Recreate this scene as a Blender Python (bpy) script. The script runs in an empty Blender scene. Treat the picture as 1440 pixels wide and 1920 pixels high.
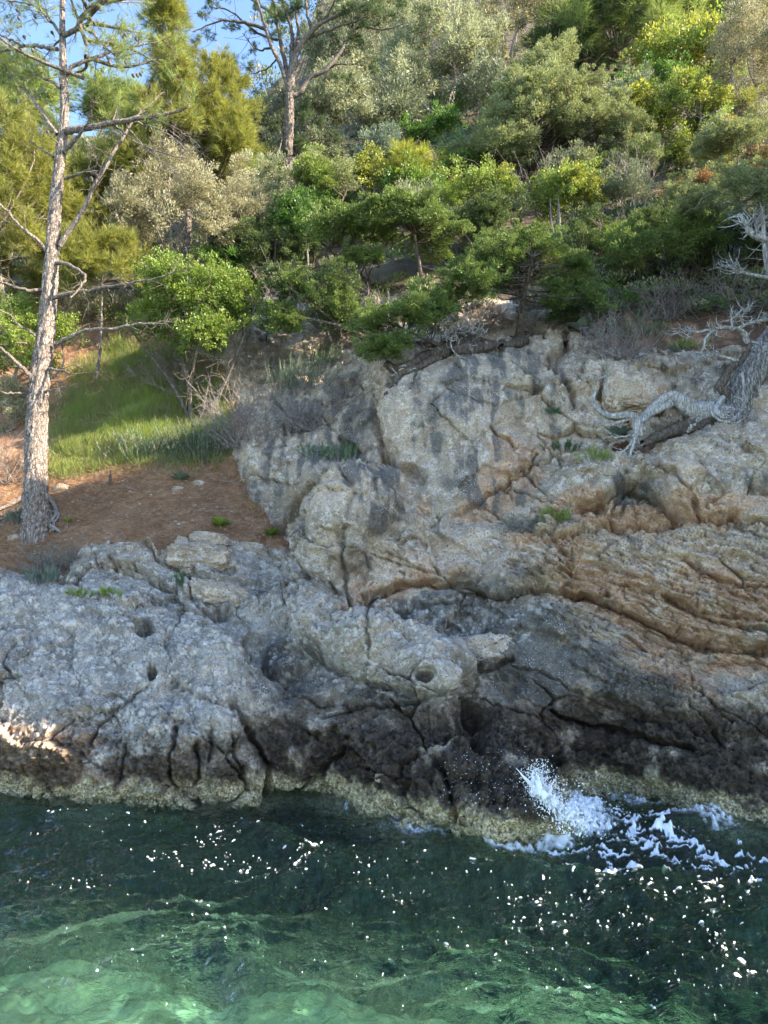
import bpy, math, random
import numpy as np

# ------------------------------------------------------------------ camera, sky, sun, exposure
scene = bpy.context.scene
col = scene.collection
CAM_Z, PITCH, FPX = 2.2, math.radians(6.5), 1332.0      # photo pixels: 1440 x 1920
cam_d = bpy.data.cameras.new('camera'); cam = bpy.data.objects.new('camera', cam_d); col.objects.link(cam)
cam.location = (0, 0, CAM_Z); cam.rotation_euler = (math.pi / 2 + PITCH, 0, 0)
cam_d.sensor_fit = 'VERTICAL'; cam_d.sensor_height = 24.0; cam_d.lens = 24.0 * FPX / 1920.0
cam_d.clip_start = 0.05; cam_d.clip_end = 2000
scene.camera = cam
scene.render.resolution_x, scene.render.resolution_y = 768, 1024
SUN_AZ, SUN_EL = math.radians(106), math.radians(30)     # azimuth from +Y towards +X
world = bpy.data.worlds.new('World'); scene.world = world; world.use_nodes = True
wn = world.node_tree.nodes; wl = world.node_tree.links
sky = wn.new('ShaderNodeTexSky'); sky.sky_type = 'NISHITA'; sky.sun_disc = False
sky.sun_elevation = SUN_EL; sky.sun_rotation = SUN_AZ; sky.air_density = 0.85; sky.dust_density = 0.15; sky.ozone_density = 2.0
wl.new(sky.outputs[0], wn['Background'].inputs[0]); wn['Background'].inputs[1].default_value = 0.15
sun_d = bpy.data.lights.new('sun', 'SUN'); sun_d.energy = 5.0; sun_d.angle = math.radians(0.5); sun_d.color = (1.0, 0.87, 0.68)
sun = bpy.data.objects.new('sun', sun_d); col.objects.link(sun)
sun.rotation_euler = (math.pi / 2 - SUN_EL, 0, math.pi - SUN_AZ)
scene.view_settings.view_transform = 'Standard'; scene.view_settings.look = 'None'
scene.view_settings.exposure = 2.1; scene.view_settings.gamma = 1.0
scene.render.engine = 'CYCLES'
scene.cycles.use_denoising = True
scene.cycles.max_bounces = 8; scene.cycles.transparent_max_bounces = 8; scene.cycles.diffuse_bounces = 3
scene.cycles.transmission_bounces = 4; scene.cycles.glossy_bounces = 2

# ------------------------------------------------------------------ helpers
rng = np.random.default_rng(7)
CP, SP = math.cos(PITCH), math.sin(PITCH)
def P(u, v, Y):
    """world point(s) seen at photo pixel (u, v) at depth y = Y"""
    u, v, Y = np.broadcast_arrays(np.asarray(u, float), np.asarray(v, float), np.asarray(Y, float))
    a = (u - 720) / FPX; b = (960 - v) / FPX
    t = Y / (CP - b * SP)
    return np.stack([a * t, Y, CAM_Z + t * (SP + b * CP)], -1)
def Ywater(v, z=0.0):
    b = (960 - v) / FPX
    return (z - CAM_Z) * (CP - b * SP) / (SP + b * CP)
def norm(a): return a / np.maximum(np.linalg.norm(a, axis=-1, keepdims=True), 1e-9)
def sstep(a, b, x):
    t = np.clip((x - a) / (b - a), 0, 1); return t * t * (3 - 2 * t)

def _hash(ix, iy, iz, seed):
    h = (ix.astype(np.uint32) * np.uint32(374761393) + iy.astype(np.uint32) * np.uint32(668265263)
         + iz.astype(np.uint32) * np.uint32(2147483647) + np.uint32((seed * 974711 + 12345) & 0xffffffff))
    h = (h ^ (h >> np.uint32(13))) * np.uint32(1274126177)
    h = (h ^ (h >> np.uint32(16))) * np.uint32(2246822519)
    return h ^ (h >> np.uint32(15))
_G = norm(np.random.default_rng(3).normal(size=(256, 3))).astype(np.float32)
def perlin(p, seed=0):
    p = np.asarray(p, np.float32); sh = p.shape[:-1]; p = p.reshape(-1, 3)
    i = np.floor(p).astype(np.int64); f = p - i
    w = f * f * f * (f * (f * 6 - 15) + 10)
    out = np.zeros(len(p), np.float32)
    for dx in (0, 1):
        wx = w[:, 0] if dx else 1 - w[:, 0]
        for dy in (0, 1):
            wy = w[:, 1] if dy else 1 - w[:, 1]
            for dz in (0, 1):
                wz = w[:, 2] if dz else 1 - w[:, 2]
                g = _G[_hash(i[:, 0] + dx, i[:, 1] + dy, i[:, 2] + dz, seed) & np.uint32(255)]
                d = g[:, 0] * (f[:, 0] - dx) + g[:, 1] * (f[:, 1] - dy) + g[:, 2] * (f[:, 2] - dz)
                out += wx * wy * wz * d
    return (out * 1.6).reshape(sh)
def fbm(p, oct=4, seed=0, gain=0.5, ridged=False):
    s = 0; a = 1.0; p = np.asarray(p)
    for k in range(oct):
        n = perlin(p * 2.03 ** k + 17.3 * k, seed + k)
        s = s + a * ((1 - 2 * np.abs(n)) if ridged else n); a *= gain
    return s
def worley(p, seed=0):
    """F1, F2 and a random number of the nearest cell"""
    p = np.asarray(p, np.float32); sh = p.shape[:-1]; p = p.reshape(-1, 3)
    i = np.floor(p - 0.5).astype(np.int64)
    f1 = np.full(len(p), 9.0, np.float32); f2 = f1.copy(); rid = np.zeros(len(p), np.float32)
    for dx in (0, 1):
        for dy in (0, 1):
            for dz in (0, 1):
                cx, cy, cz = i[:, 0] + dx, i[:, 1] + dy, i[:, 2] + dz
                h = _hash(cx, cy, cz, seed)
                jx = (h & np.uint32(1023)).astype(np.float32) / 1023; jy = ((h >> np.uint32(10)) & np.uint32(1023)).astype(np.float32) / 1023
                jz = ((h >> np.uint32(20)) & np.uint32(1023)).astype(np.float32) / 1023
                d = np.sqrt((cx + .15 + .7 * jx - p[:, 0]) ** 2 + (cy + .15 + .7 * jy - p[:, 1]) ** 2 + (cz + .15 + .7 * jz - p[:, 2]) ** 2)
                near = d < f1
                f2 = np.where(near, f1, np.minimum(f2, d)); rid = np.where(near, (h & np.uint32(255)).astype(np.float32) / 255, rid); f1 = np.where(near, d, f1)
    return f1.reshape(sh), f2.reshape(sh), rid.reshape(sh)

def facets(p, seed=0, tilt=.5):
    """height of randomly tilted planes, one per Voronoi cell (broken rock)"""
    p = np.asarray(p, np.float32); sh = p.shape[:-1]; p = p.reshape(-1, 3); i = np.floor(p - 0.5).astype(np.int64)
    f1 = np.full(len(p), 9.0, np.float32); f2 = f1.copy(); best = np.zeros(len(p), np.float32)
    for dx in (0, 1):
        for dy in (0, 1):
            for dz in (0, 1):
                cx, cy, cz = i[:, 0] + dx, i[:, 1] + dy, i[:, 2] + dz; h = _hash(cx, cy, cz, seed); g = _G[(h >> np.uint32(7)) & np.uint32(255)]
                r = np.stack([p[:, 0] - cx - .15 - .7 * (h & np.uint32(1023)).astype(np.float32) / 1023, p[:, 1] - cy - .15 - .7 * ((h >> np.uint32(10)) & np.uint32(1023)).astype(np.float32) / 1023, p[:, 2] - cz - .15 - .7 * ((h >> np.uint32(20)) & np.uint32(1023)).astype(np.float32) / 1023], -1)
                d = np.sqrt((r * r).sum(-1)); hh = tilt * (r * g).sum(-1) + ((h & np.uint32(255)).astype(np.float32) / 255 - .5) * .5
                near = d < f1; f2 = np.where(near, f1, np.minimum(f2, d)); best = np.where(near, hh, best); f1 = np.where(near, d, f1)
    return best.reshape(sh), (f2 - f1).reshape(sh)
def tps_fit(X, y, lam=1e-4):
    n = len(X); r = np.linalg.norm(X[:, None] - X[None], axis=-1)
    K = np.where(r > 0, r * r * np.log(np.maximum(r, 1e-9)), 0) + lam * np.eye(n)
    Pm = np.c_[np.ones(n), X]
    A = np.block([[K, Pm], [Pm.T, np.zeros((3, 3))]])
    return X, np.linalg.solve(A, np.r_[y, np.zeros(3)])
def tps_eval(fit, Q):
    X, w = fit; sh = Q.shape[:-1]; Q = Q.reshape(-1, 2); out = w[-3] + Q @ w[-2:]
    for k in range(len(X)):
        r2 = (Q[:, 0] - X[k, 0]) ** 2 + (Q[:, 1] - X[k, 1]) ** 2
        out += w[k] * 0.5 * r2 * np.log(np.maximum(r2, 1e-12))
    return out.reshape(sh)
def in_poly(u, v, poly):
    c = np.zeros(u.shape, bool); n = len(poly)
    for i in range(n):
        x1, y1 = poly[i]; x2, y2 = poly[(i + 1) % n]
        if y1 == y2: continue
        c ^= ((y1 > v) != (y2 > v)) & (u < (x2 - x1) * (v - y1) / (y2 - y1) + x1)
    return c
def seg_dist(u, v, pts):
    """distance to polyline, and signed side (positive = below / right of it)"""
    best = np.full(u.shape, 1e9); side = np.zeros(u.shape)
    for (x1, y1), (x2, y2) in zip(pts[:-1], pts[1:]):
        dx, dy = x2 - x1, y2 - y1; L2 = dx * dx + dy * dy
        t = np.clip(((u - x1) * dx + (v - y1) * dy) / L2, 0, 1)
        ex, ey = u - x1 - t * dx, v - y1 - t * dy; d = np.hypot(ex, ey)
        s = dx * ey - dy * ex
        m = d < best; best = np.where(m, d, best); side = np.where(m, s, side)
    return best, np.sign(side)
def ell(u, v, cu, cv, ru, rv, ang=0.0):
    c, s = math.cos(math.radians(ang)), math.sin(math.radians(ang))
    a = ((u - cu) * c + (v - cv) * s) / ru; b = (-(u - cu) * s + (v - cv) * c) / rv
    return np.sqrt(a * a + b * b)

def mesh_np(name, verts, faces, smooth=True):
    me = bpy.data.meshes.new(name); faces = np.asarray(faces, np.int32); k = faces.shape[1]
    me.vertices.add(len(verts)); me.vertices.foreach_set('co', np.asarray(verts, np.float32).ravel())
    me.loops.add(faces.size); me.loops.foreach_set('vertex_index', faces.ravel())
    me.polygons.add(len(faces)); me.polygons.foreach_set('loop_start', np.arange(0, faces.size, k, dtype=np.int32))
    me.update(calc_edges=True)
    if smooth: me.polygons.foreach_set('use_smooth', np.ones(len(faces), bool))
    return me
def add_attr(me, name, rgb):
    a = me.color_attributes.new(name, 'FLOAT_COLOR', 'POINT')
    c = np.ones((len(rgb), 4), np.float32); c[:, :rgb.shape[1]] = rgb
    a.data.foreach_set('color', c.ravel())
def obj(name, me, mat=None, parent=None, loc=None):
    o = bpy.data.objects.new(name, me); col.objects.link(o)
    if mat is not None and me is not None and len(me.materials) == 0: me.materials.append(mat)
    if parent is not None: o.parent = parent
    if loc is not None: o.location = loc
    return o
def tag(o, label=None, cat=None, group=None, kind=None):
    if label: o['label'] = label
    if cat: o['category'] = cat
    if group: o['group'] = group
    if kind: o['kind'] = kind
    return o
def thing(name, label, cat, loc, group=None):
    o = bpy.data.objects.new(name, None); col.objects.link(o); o.location = loc; o.empty_display_size = 0.2
    return tag(o, label, cat, group)
class Geo:
    """collects vertices / quads (triangles repeat their last corner) with a colour per vertex"""
    def __init__(s): s.v = []; s.f = []; s.c = []; s.n = 0
    def add(s, v, f, c=None):
        v = np.asarray(v, np.float32).reshape(-1, 3); s.v.append(v); s.f.append(np.asarray(f, np.int64) + s.n)
        if c is not None: s.c.append(np.broadcast_to(np.asarray(c, np.float32), (len(v), 3)))
        s.n += len(v)
    def build(s, name, mat, parent=None, origin=(0, 0, 0), smooth=True):
        if not s.v: return None
        V = np.concatenate(s.v) - np.asarray(origin, np.float32); F = np.concatenate(s.f)
        me = mesh_np(name, V, F, smooth)
        if s.c: add_attr(me, 'tint', np.concatenate(s.c))
        return obj(name, me, mat, parent)
def frame_of(d):
    d = norm(d); ref = np.where(np.abs(d[..., 2:3]) > 0.9, np.array([1., 0, 0]), np.array([0, 0, 1.]))
    a = norm(np.cross(d, ref)); return a, np.cross(d, a)
def smooth_path(pts, n):
    """Catmull-Rom resample of (k, m) points to n points"""
    pts = np.asarray(pts, float); k = len(pts)
    if k == 2: return pts[0] + (pts[1] - pts[0]) * np.linspace(0, 1, n)[:, None]
    q = np.vstack([2 * pts[0] - pts[1], pts, 2 * pts[-1] - pts[-2]])
    t = np.linspace(0, k - 1 - 1e-6, n); i = t.astype(int); f = (t - i)[:, None]
    a, b, c, d = q[i], q[i + 1], q[i + 2], q[i + 3]
    return 0.5 * (2 * b + (c - a) * f + (2 * a - 5 * b + 4 * c - d) * f ** 2 + (3 * b - a - 3 * c + d) * f ** 3)
def tube(g, pts, rad, sides=8, rough=0.0, groove=0, twist=0.0, c=None, seed=0):
    """tapered tube along pts with bark relief (rough) or twisted grain (groove lobes)"""
    pts = np.asarray(pts, float); rad = np.asarray(rad, float); n = len(pts)
    d = np.gradient(pts, axis=0); d = norm(d)
    a = np.zeros_like(pts); r0, _ = frame_of(d[:1]); a[0] = r0[0]
    for i in range(1, n): a[i] = norm(a[i - 1] - d[i] * np.dot(a[i - 1], d[i]))
    b = np.cross(d, a); L = np.r_[0, np.cumsum(np.linalg.norm(np.diff(pts, axis=0), axis=1))]
    th = np.arange(sides) / sides * 2 * math.pi
    T = th[None] + np.zeros((n, 1)); R = rad[:, None] * np.ones((1, sides))
    if groove:
        ph = T * groove + twist * L[:, None] * groove
        R = R * (1 + 0.10 * np.sin(ph + 1.3 * np.sin(T * 2 + seed) + 1.1 * np.sin(L[:, None] * 5 + seed)) + 0.08 * np.sin(np.round(2.3 * groove) * T + seed + L[:, None] * 2) + 0.12 * np.sin(2 * T + seed + L[:, None] * twist))
    V = pts[:, None] + R[..., None] * (a[:, None] * np.cos(T)[..., None] + b[:, None] * np.sin(T)[..., None])
    if rough:
        q = np.stack([np.cos(T) * 1.2, np.sin(T) * 1.2, L[:, None] * 0.35 / max(rad[0], .02) * 0.18 + 0 * T], -1)
        nz = fbm(q * 2.2 + seed, 3, seed, ridged=True)
        if sides >= 20:
            e1, e2, eid = worley(np.stack([np.cos(T) * 3.2, np.sin(T) * 3.2, L[:, None] * 5.5 + 0 * T], -1) + .25 * nz[..., None], seed); nz = .5 * nz - 1.1 * np.exp(-((e2 - e1) / .12) ** 2) + .5 * eid
        V = V + (R * rough * nz)[..., None] * (a[:, None] * np.cos(T)[..., None] + b[:, None] * np.sin(T)[..., None])
    i = np.arange(n - 1)[:, None] * sides; j = np.arange(sides)[None]; j2 = (j + 1) % sides
    F = np.stack([i + j, i + j2, i + sides + j2, i + sides + j], -1).reshape(-1, 4)
    V = np.vstack([V.reshape(-1, 3), pts[-1:], pts[:1]])
    e = (n - 1) * sides; jj = np.arange(sides); kk = (jj + 1) % sides
    F = np.vstack([F, np.stack([e + jj, e + kk, np.full(sides, n * sides), np.full(sides, n * sides)], -1)])
    F = F[:, :]; cap = F[-sides:, :3]; F = F[:-sides]
    g.add(V, F, c)
def sticks(g, A, B, ra, rb, c=None, sides=3):
    """many straight tapered twigs at once"""
    A = np.asarray(A, float); B = np.asarray(B, float); n = len(A)
    if n == 0: return
    a, b = frame_of(B - A); th = np.arange(sides) / sides * 2 * math.pi
    ring = a[:, None] * np.cos(th)[None, :, None] + b[:, None] * np.sin(th)[None, :, None]
    ra = np.broadcast_to(np.asarray(ra, float), (n,))[:, None, None]; rb = np.broadcast_to(np.asarray(rb, float), (n,))[:, None, None]
    V = np.concatenate([A[:, None] + ring * ra, B[:, None] + ring * rb], 1)
    j = np.arange(sides); j2 = (j + 1) % sides
    f = np.stack([j, j2, sides + j2, sides + j], -1)
    F = (np.arange(n)[:, None, None] * 2 * sides + f[None]).reshape(-1, 4)
    cc = None if c is None else (np.repeat(np.broadcast_to(c, (n, 3)), 2 * sides, 0))
    g.add(V.reshape(-1, 3), F, cc)
def leaves(g, Cn, D, length, width, c, R):
    """diamond leaves at Cn along D, folded slightly along the midrib"""
    n = len(Cn); D = norm(D); s = norm(np.cross(D, R.normal(size=(n, 3)))); nn = np.cross(s, D)
    L = (np.broadcast_to(length, (n,)) * R.uniform(.7, 1.25, n))[:, None]; W = (np.broadcast_to(width, (n,)) * R.uniform(.8, 1.2, n))[:, None]
    V = np.stack([Cn, Cn + D * L * .5 + s * W * .5 + nn * W * .15, Cn + D * L, Cn + D * L * .5 - s * W * .5 + nn * W * .15], 1)
    F = np.arange(n)[:, None] * 4 + np.arange(4)[None]
    g.add(V.reshape(-1, 3), F, np.repeat(c, 4, 0))
def needles(g, Cn, D, length, width, c, R):
    """thin blades: narrow quads that taper to a point"""
    n = len(Cn); D = norm(D); s = norm(np.cross(D, R.normal(size=(n, 3))))
    L = (np.broadcast_to(length, (n,)) * R.uniform(.75, 1.2, n))[:, None]
    W = np.broadcast_to(width, (n,))[:, None]
    V = np.stack([Cn - s * W * .5, Cn + s * W * .5, Cn + D * L + s * W * .12, Cn + D * L - s * W * .12], 1)
    F = np.arange(n)[:, None] * 4 + np.arange(4)[None]
    g.add(V.reshape(-1, 3), F, np.repeat(c, 4, 0))

# ------------------------------------------------------------------ node materials
class NT:
    def __init__(s, name):
        s.m = bpy.data.materials.new(name); s.m.use_nodes = True; s.t = s.m.node_tree; s.t.nodes.clear()
        s.out = s.t.nodes.new('ShaderNodeOutputMaterial')
    def n(s, typ, **kw):
        nd = s.t.nodes.new(typ)
        for k, v in kw.items(): setattr(nd, k, v)
        return nd
    def l(s, a, b): s.t.links.new(a, b)
    def val(s, sock, v):
        if hasattr(v, 'links') or isinstance(v, bpy.types.NodeSocket): s.l(v, sock)
        else: sock.default_value = v if not isinstance(v, tuple) or len(v) != 3 or sock.type != 'RGBA' else (*v, 1)
    def noise(s, scale, detail=4, rough=.55, vec=None, dist=0.0):
        nd = s.n('ShaderNodeTexNoise'); nd.inputs['Scale'].default_value = scale; nd.inputs['Detail'].default_value = detail
        nd.inputs['Roughness'].default_value = rough; nd.inputs['Distortion'].default_value = dist
        if vec is not None: s.l(vec, nd.inputs['Vector'])
        return nd.outputs['Fac']
    def voro(s, scale, feature='F1', vec=None, rnd=1.0):
        nd = s.n('ShaderNodeTexVoronoi', feature=feature); nd.inputs['Scale'].default_value = scale; nd.inputs['Randomness'].default_value = rnd
        if vec is not None: s.l(vec, nd.inputs['Vector'])
        return nd
    def ramp(s, x, a, b, lo=0.0, hi=1.0):
        nd = s.n('ShaderNodeMapRange', interpolation_type='SMOOTHSTEP'); s.val(nd.inputs[0], x)
        nd.inputs[1].default_value = a; nd.inputs[2].default_value = b; nd.inputs[3].default_value = lo; nd.inputs[4].default_value = hi
        return nd.outputs[0]
    def mix(s, f, a, b, blend='MIX'):
        nd = s.n('ShaderNodeMix', data_type='RGBA', blend_type=blend); s.val(nd.inputs[0], f); s.val(nd.inputs[6], a); s.val(nd.inputs[7], b)
        return nd.outputs[2]
    def math(s, op, a, b=0.0):
        nd = s.n('ShaderNodeMath', operation=op); s.val(nd.inputs[0], a); s.val(nd.inputs[1], b); return nd.outputs[0]
    def pos(s): return s.n('ShaderNodeNewGeometry').outputs['Position']
    def objco(s): return s.n('ShaderNodeTexCoord').outputs['Object']
    def attr(s, name):
        nd = s.n('ShaderNodeAttribute', attribute_name=name); return nd
    def sep(s, c):
        nd = s.n('ShaderNodeSeparateColor'); s.l(c, nd.inputs[0]); return nd.outputs
    def bump(s, h, strength=.5, dist=.02, nrm=None):
        nd = s.n('ShaderNodeBump'); nd.inputs['Strength'].default_value = strength; nd.inputs['Distance'].default_value = dist; s.l(h, nd.inputs['Height'])
        if nrm is not None: s.l(nrm, nd.inputs['Normal'])
        return nd.outputs[0]
    def principled(s, base, rough=.8, spec=.3, nrm=None):
        b = s.n('ShaderNodeBsdfPrincipled'); s.val(b.inputs['Base Color'], base); s.val(b.inputs['Roughness'], rough); s.val(b.inputs['Specular IOR Level'], spec)
        if nrm is not None: s.l(nrm, b.inputs['Normal'])
        return b.outputs[0]
    def done(s, sh): s.l(sh, s.out.inputs[0]); return s.m

def leaf_material(name, trans=.4, gloss=.06, rough=.45):
    t = NT(name); c = t.attr('tint').outputs['Color']
    d = t.n('ShaderNodeBsdfDiffuse'); t.l(c, d.inputs[0])
    tr = t.n('ShaderNodeBsdfTranslucent'); t.l(t.mix(.5, c, (1.0, .95, .35), 'MULTIPLY'), tr.inputs[0])
    m = t.n('ShaderNodeMixShader'); m.inputs[0].default_value = trans; t.l(d.outputs[0], m.inputs[1]); t.l(tr.outputs[0], m.inputs[2])
    gl = t.n('ShaderNodeBsdfGlossy'); gl.inputs['Roughness'].default_value = rough
    m2 = t.n('ShaderNodeMixShader'); m2.inputs[0].default_value = gloss; t.l(m.outputs[0], m2.inputs[1]); t.l(gl.outputs[0], m2.inputs[2])
    return t.done(m2.outputs[0])
def bark_material(name, ca, cb, scale=14, stretch=.22, bump=.6):
    t = NT(name); mp = t.n('ShaderNodeMapping'); t.l(t.pos(), mp.inputs[0]); mp.inputs['Scale'].default_value = (1, 1, stretch)
    n1 = t.noise(scale, 6, .62, mp.outputs[0]); v = t.voro(scale * 1.3, 'DISTANCE_TO_EDGE', mp.outputs[0]).outputs['Distance']
    base = t.mix(t.ramp(n1, .35, .68), ca, cb); base = t.mix(t.ramp(v, .0, .09, .55, 0), base, tuple(x * .35 for x in ca))
    h = t.math('ADD', t.math('MULTIPLY', n1, .7), t.ramp(v, 0, .15))
    return t.done(t.principled(base, .9, .15, t.bump(h, bump, .02)))

# ------------------------------------------------------------------ the rocky shore: relief surface with real depth
CTRL = [  # photo pixel, distance from the camera in metres
 # rim and ground behind it
 (-350,600,14.8),(0,600,14.4),(180,620,14.2),(300,600,13.6),(420,620,13.0),(510,600,13.1),(600,590,13.0),(750,595,12.1),(860,600,12.0),(960,600,11.9),(1100,590,11.6),(1250,590,11.4),(1440,590,11.1),(1790,590,9.6),
 # left rock
 (-350,1470,8.5),(-350,1300,8.9),(-350,1120,9.9),(-350,1000,11),(-350,850,12.5),
 (0,1400,7.85),(0,1300,7.95),(0,1210,8.4),(0,1130,9.1),(0,1085,9.7),(0,1040,10.1),(150,1400,7.65),(150,1300,7.8),(250,1230,8.35),(150,1130,9.2),(160,1090,9.6),(200,1030,10.05),(300,1040,9.95),
 (320,1200,8.7),(420,1190,8.75),(330,1130,9.2),(400,1330,7.8),(480,1400,7.85),(500,1280,8.3),(440,1090,9.5),(330,1420,7.55),(250,1450,7.55),
 # earth bank and grass slope
 (200,950,10.8),(300,950,10.75),(400,960,10.6),(300,895,11.2),(450,985,10.4),(440,880,11.3),(30,980,10.6),(30,900,11.5),(0,800,12.4),(100,870,11.6),
 (200,800,12.2),(300,830,11.8),(200,700,13.2),(350,700,13.0),(420,820,11.8),
 # rocks right of the bank
 (475,860,11.1),(490,930,10.8),(560,830,11.0),(500,720,12.2),(600,650,12.6),(560,950,10.5),(640,760,11.3),(680,680,11.8),(640,850,10.6),
 # jutting block
 (535,1000,10.25),(630,890,9.8),(650,1000,9.0),(600,1060,9.15),(690,940,9.25),(560,1085,9.6),(590,960,9.6),(770,890,9.9),(740,1000,9.25),
 # great smooth face
 (735,720,10.7),(740,850,10.2),(850,700,10.4),(850,850,9.9),(920,750,10.15),(850,960,9.4),(850,665,10.85),(960,645,11.0),(760,690,11.0),
 # upper right
 (1000,710,10.3),(1050,800,9.85),(1000,900,9.45),(1150,700,10.2),(1250,720,10.05),(1200,790,9.7),(1170,860,9.35),(1300,850,8.95),(1400,820,8.9),(1300,950,8.6),(1240,935,8.95),(1100,920,9.15),(1430,700,9.95),(1430,950,8.4),(1100,645,11.0),(1300,655,10.8),(1440,650,10.4),
 (1790,950,7.4),(1790,700,8.6),(1790,1200,7.0),(1790,1400,6.8),
 # ledges and strata
 (700,1080,9.05),(800,1060,9.0),(900,1000,9.1),(950,1050,8.8),(1100,1000,8.75),(1250,1000,8.5),(1250,1100,8.25),(1400,1050,8.1),(1400,1190,7.9),(1100,1090,8.5),(1000,1090,8.65),
 # lower right face
 (800,1130,8.85),(1000,1150,8.5),(1100,1200,8.35),(1000,1300,8.15),(1200,1300,8.0),(1300,1250,8.0),(1200,1400,7.85),(1400,1350,7.6),(1060,1420,8.05),(930,1350,8.25),(950,1230,8.35),
 # central ridge and nose
 (560,1130,9.0),(620,1180,8.5),(700,1200,8.1),(780,1245,7.85),(850,1270,7.78),(680,1290,8.0),(720,1135,8.9),(800,1165,8.75),(880,1215,8.6),(905,1290,8.45),(900,1350,8.35),(760,1310,7.75),(820,1330,7.65),(600,1310,8.05),(700,1380,7.6),(800,1400,7.3),(870,1420,7.15),(900,1500,6.85),(970,1500,6.85),(700,1480,7.45),(560,1420,7.8),(540,1200,8.9),
]
WLINE = [(-350,1478),(0,1495),(60,1505),(190,1524),(260,1516),(350,1514),(480,1508),(505,1497),(560,1493),(640,1512),(740,1546),(830,1566),(900,1582),(980,1580),(1050,1566),(1150,1492),(1250,1528),(1330,1553),(1440,1560),(1790,1600)]
for u_, v_ in WLINE:
    y_ = Ywater(v_); CTRL.append((u_, v_, y_)); CTRL.append((u_, v_ + 130, y_ - .06)); CTRL.append((u_, v_ + 330, y_ - .25))
CTRL = np.array(CTRL, float)
fitD = tps_fit(CTRL[:, :2] / 1000, CTRL[:, 2], 2e-5)

us = np.concatenate([np.linspace(-360, -14, 44)[:-1], np.arange(-14, 1455, 2.15), np.linspace(1456, 1800, 46)])
vs = np.concatenate([np.linspace(560, 596, 9)[:-1], np.arange(596, 1590, 2.15), np.linspace(1592, 1880, 26)])
U, V = np.meshgrid(us, vs); NV, NU = U.shape
D = tps_eval(fitD, np.stack([U, V], -1) / 1000)
P0 = P(U, V, D)
w1 = fbm(P0 * 1.3, 4, 11); w2 = fbm(P0 * 1.3 + 31, 4, 12)
wf1 = fbm(P0 * 6, 3, 13); wf2 = fbm(P0 * 6 + 9, 3, 14)
UW, VW = U + 26 * w1 + 7 * wf1, V + 22 * w2 + 7 * wf2

H = np.zeros_like(U)                                   # relief towards the viewer, metres
BULGE = [  # cu, cv, ru, rv, angle, height
 (110,1260,340,185,8,.26),(330,1440,175,105,0,.16),(100,1440,150,90,0,.14),(395,1235,48,150,-38,.16),(470,1265,40,130,-36,.13),(440,1420,70,120,-8,.13),(300,1390,70,100,0,.09),
 (690,1205,225,78,22,.30),(640,1160,120,60,20,.10),(820,1270,75,55,20,.13),(930,1470,150,140,0,.22),(870,1530,130,60,10,.10),(1010,1545,70,35,0,.13),(720,1440,120,95,0,.14),(590,1400,85,90,0,.10),
 (645,985,75,150,38,.34),(560,880,95,85,-40,.16),(720,1010,85,85,0,.12),(600,1085,90,32,25,.10),(700,900,70,55,0,.10),
 (840,810,125,175,3,.18),(760,800,42,150,0,.10),(960,720,100,65,10,.10),(925,1084,100,32,0,.16),(790,1080,120,42,-14,.12),(1000,1200,230,95,14,.16),(860,1140,120,40,10,.08),
 (1340,870,140,80,-5,.22),(1110,905,140,42,-22,.18),(1275,915,34,75,-12,.18),(1180,920,70,40,5,.10),(1420,960,60,40,0,.12),(1190,720,75,50,8,.12),(1230,740,42,32,0,.10),(1100,690,75,45,-12,.12),(1340,720,150,60,0,.12),(1010,850,75,40,-15,.08),(960,890,60,40,-30,.08),
 (1050,1035,190,50,-8,.10),(1260,1060,210,55,20,.14),(1330,1150,180,50,24,.12),(1400,1010,120,40,8,.12),(1200,1120,130,36,18,.09),
 (1200,1290,160,60,22,.12),(1010,1360,150,42,14,.12),(1250,1420,220,50,8,.13),(1350,1310,140,60,18,.10),(1130,1450,160,40,5,.08),
 (250,1075,120,55,5,.14),(150,1150,160,60,8,.10),(540,1200,50,50,0,.12),(905,1220,70,38,-8,.16),
]
for cu, cv, ru, rv, an, h in BULGE:
    e = ell(UW, VW, cu, cv, ru, rv, an)
    H += 1.35 * h * np.clip(1 - e * e, 0, 1) ** .7
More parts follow.
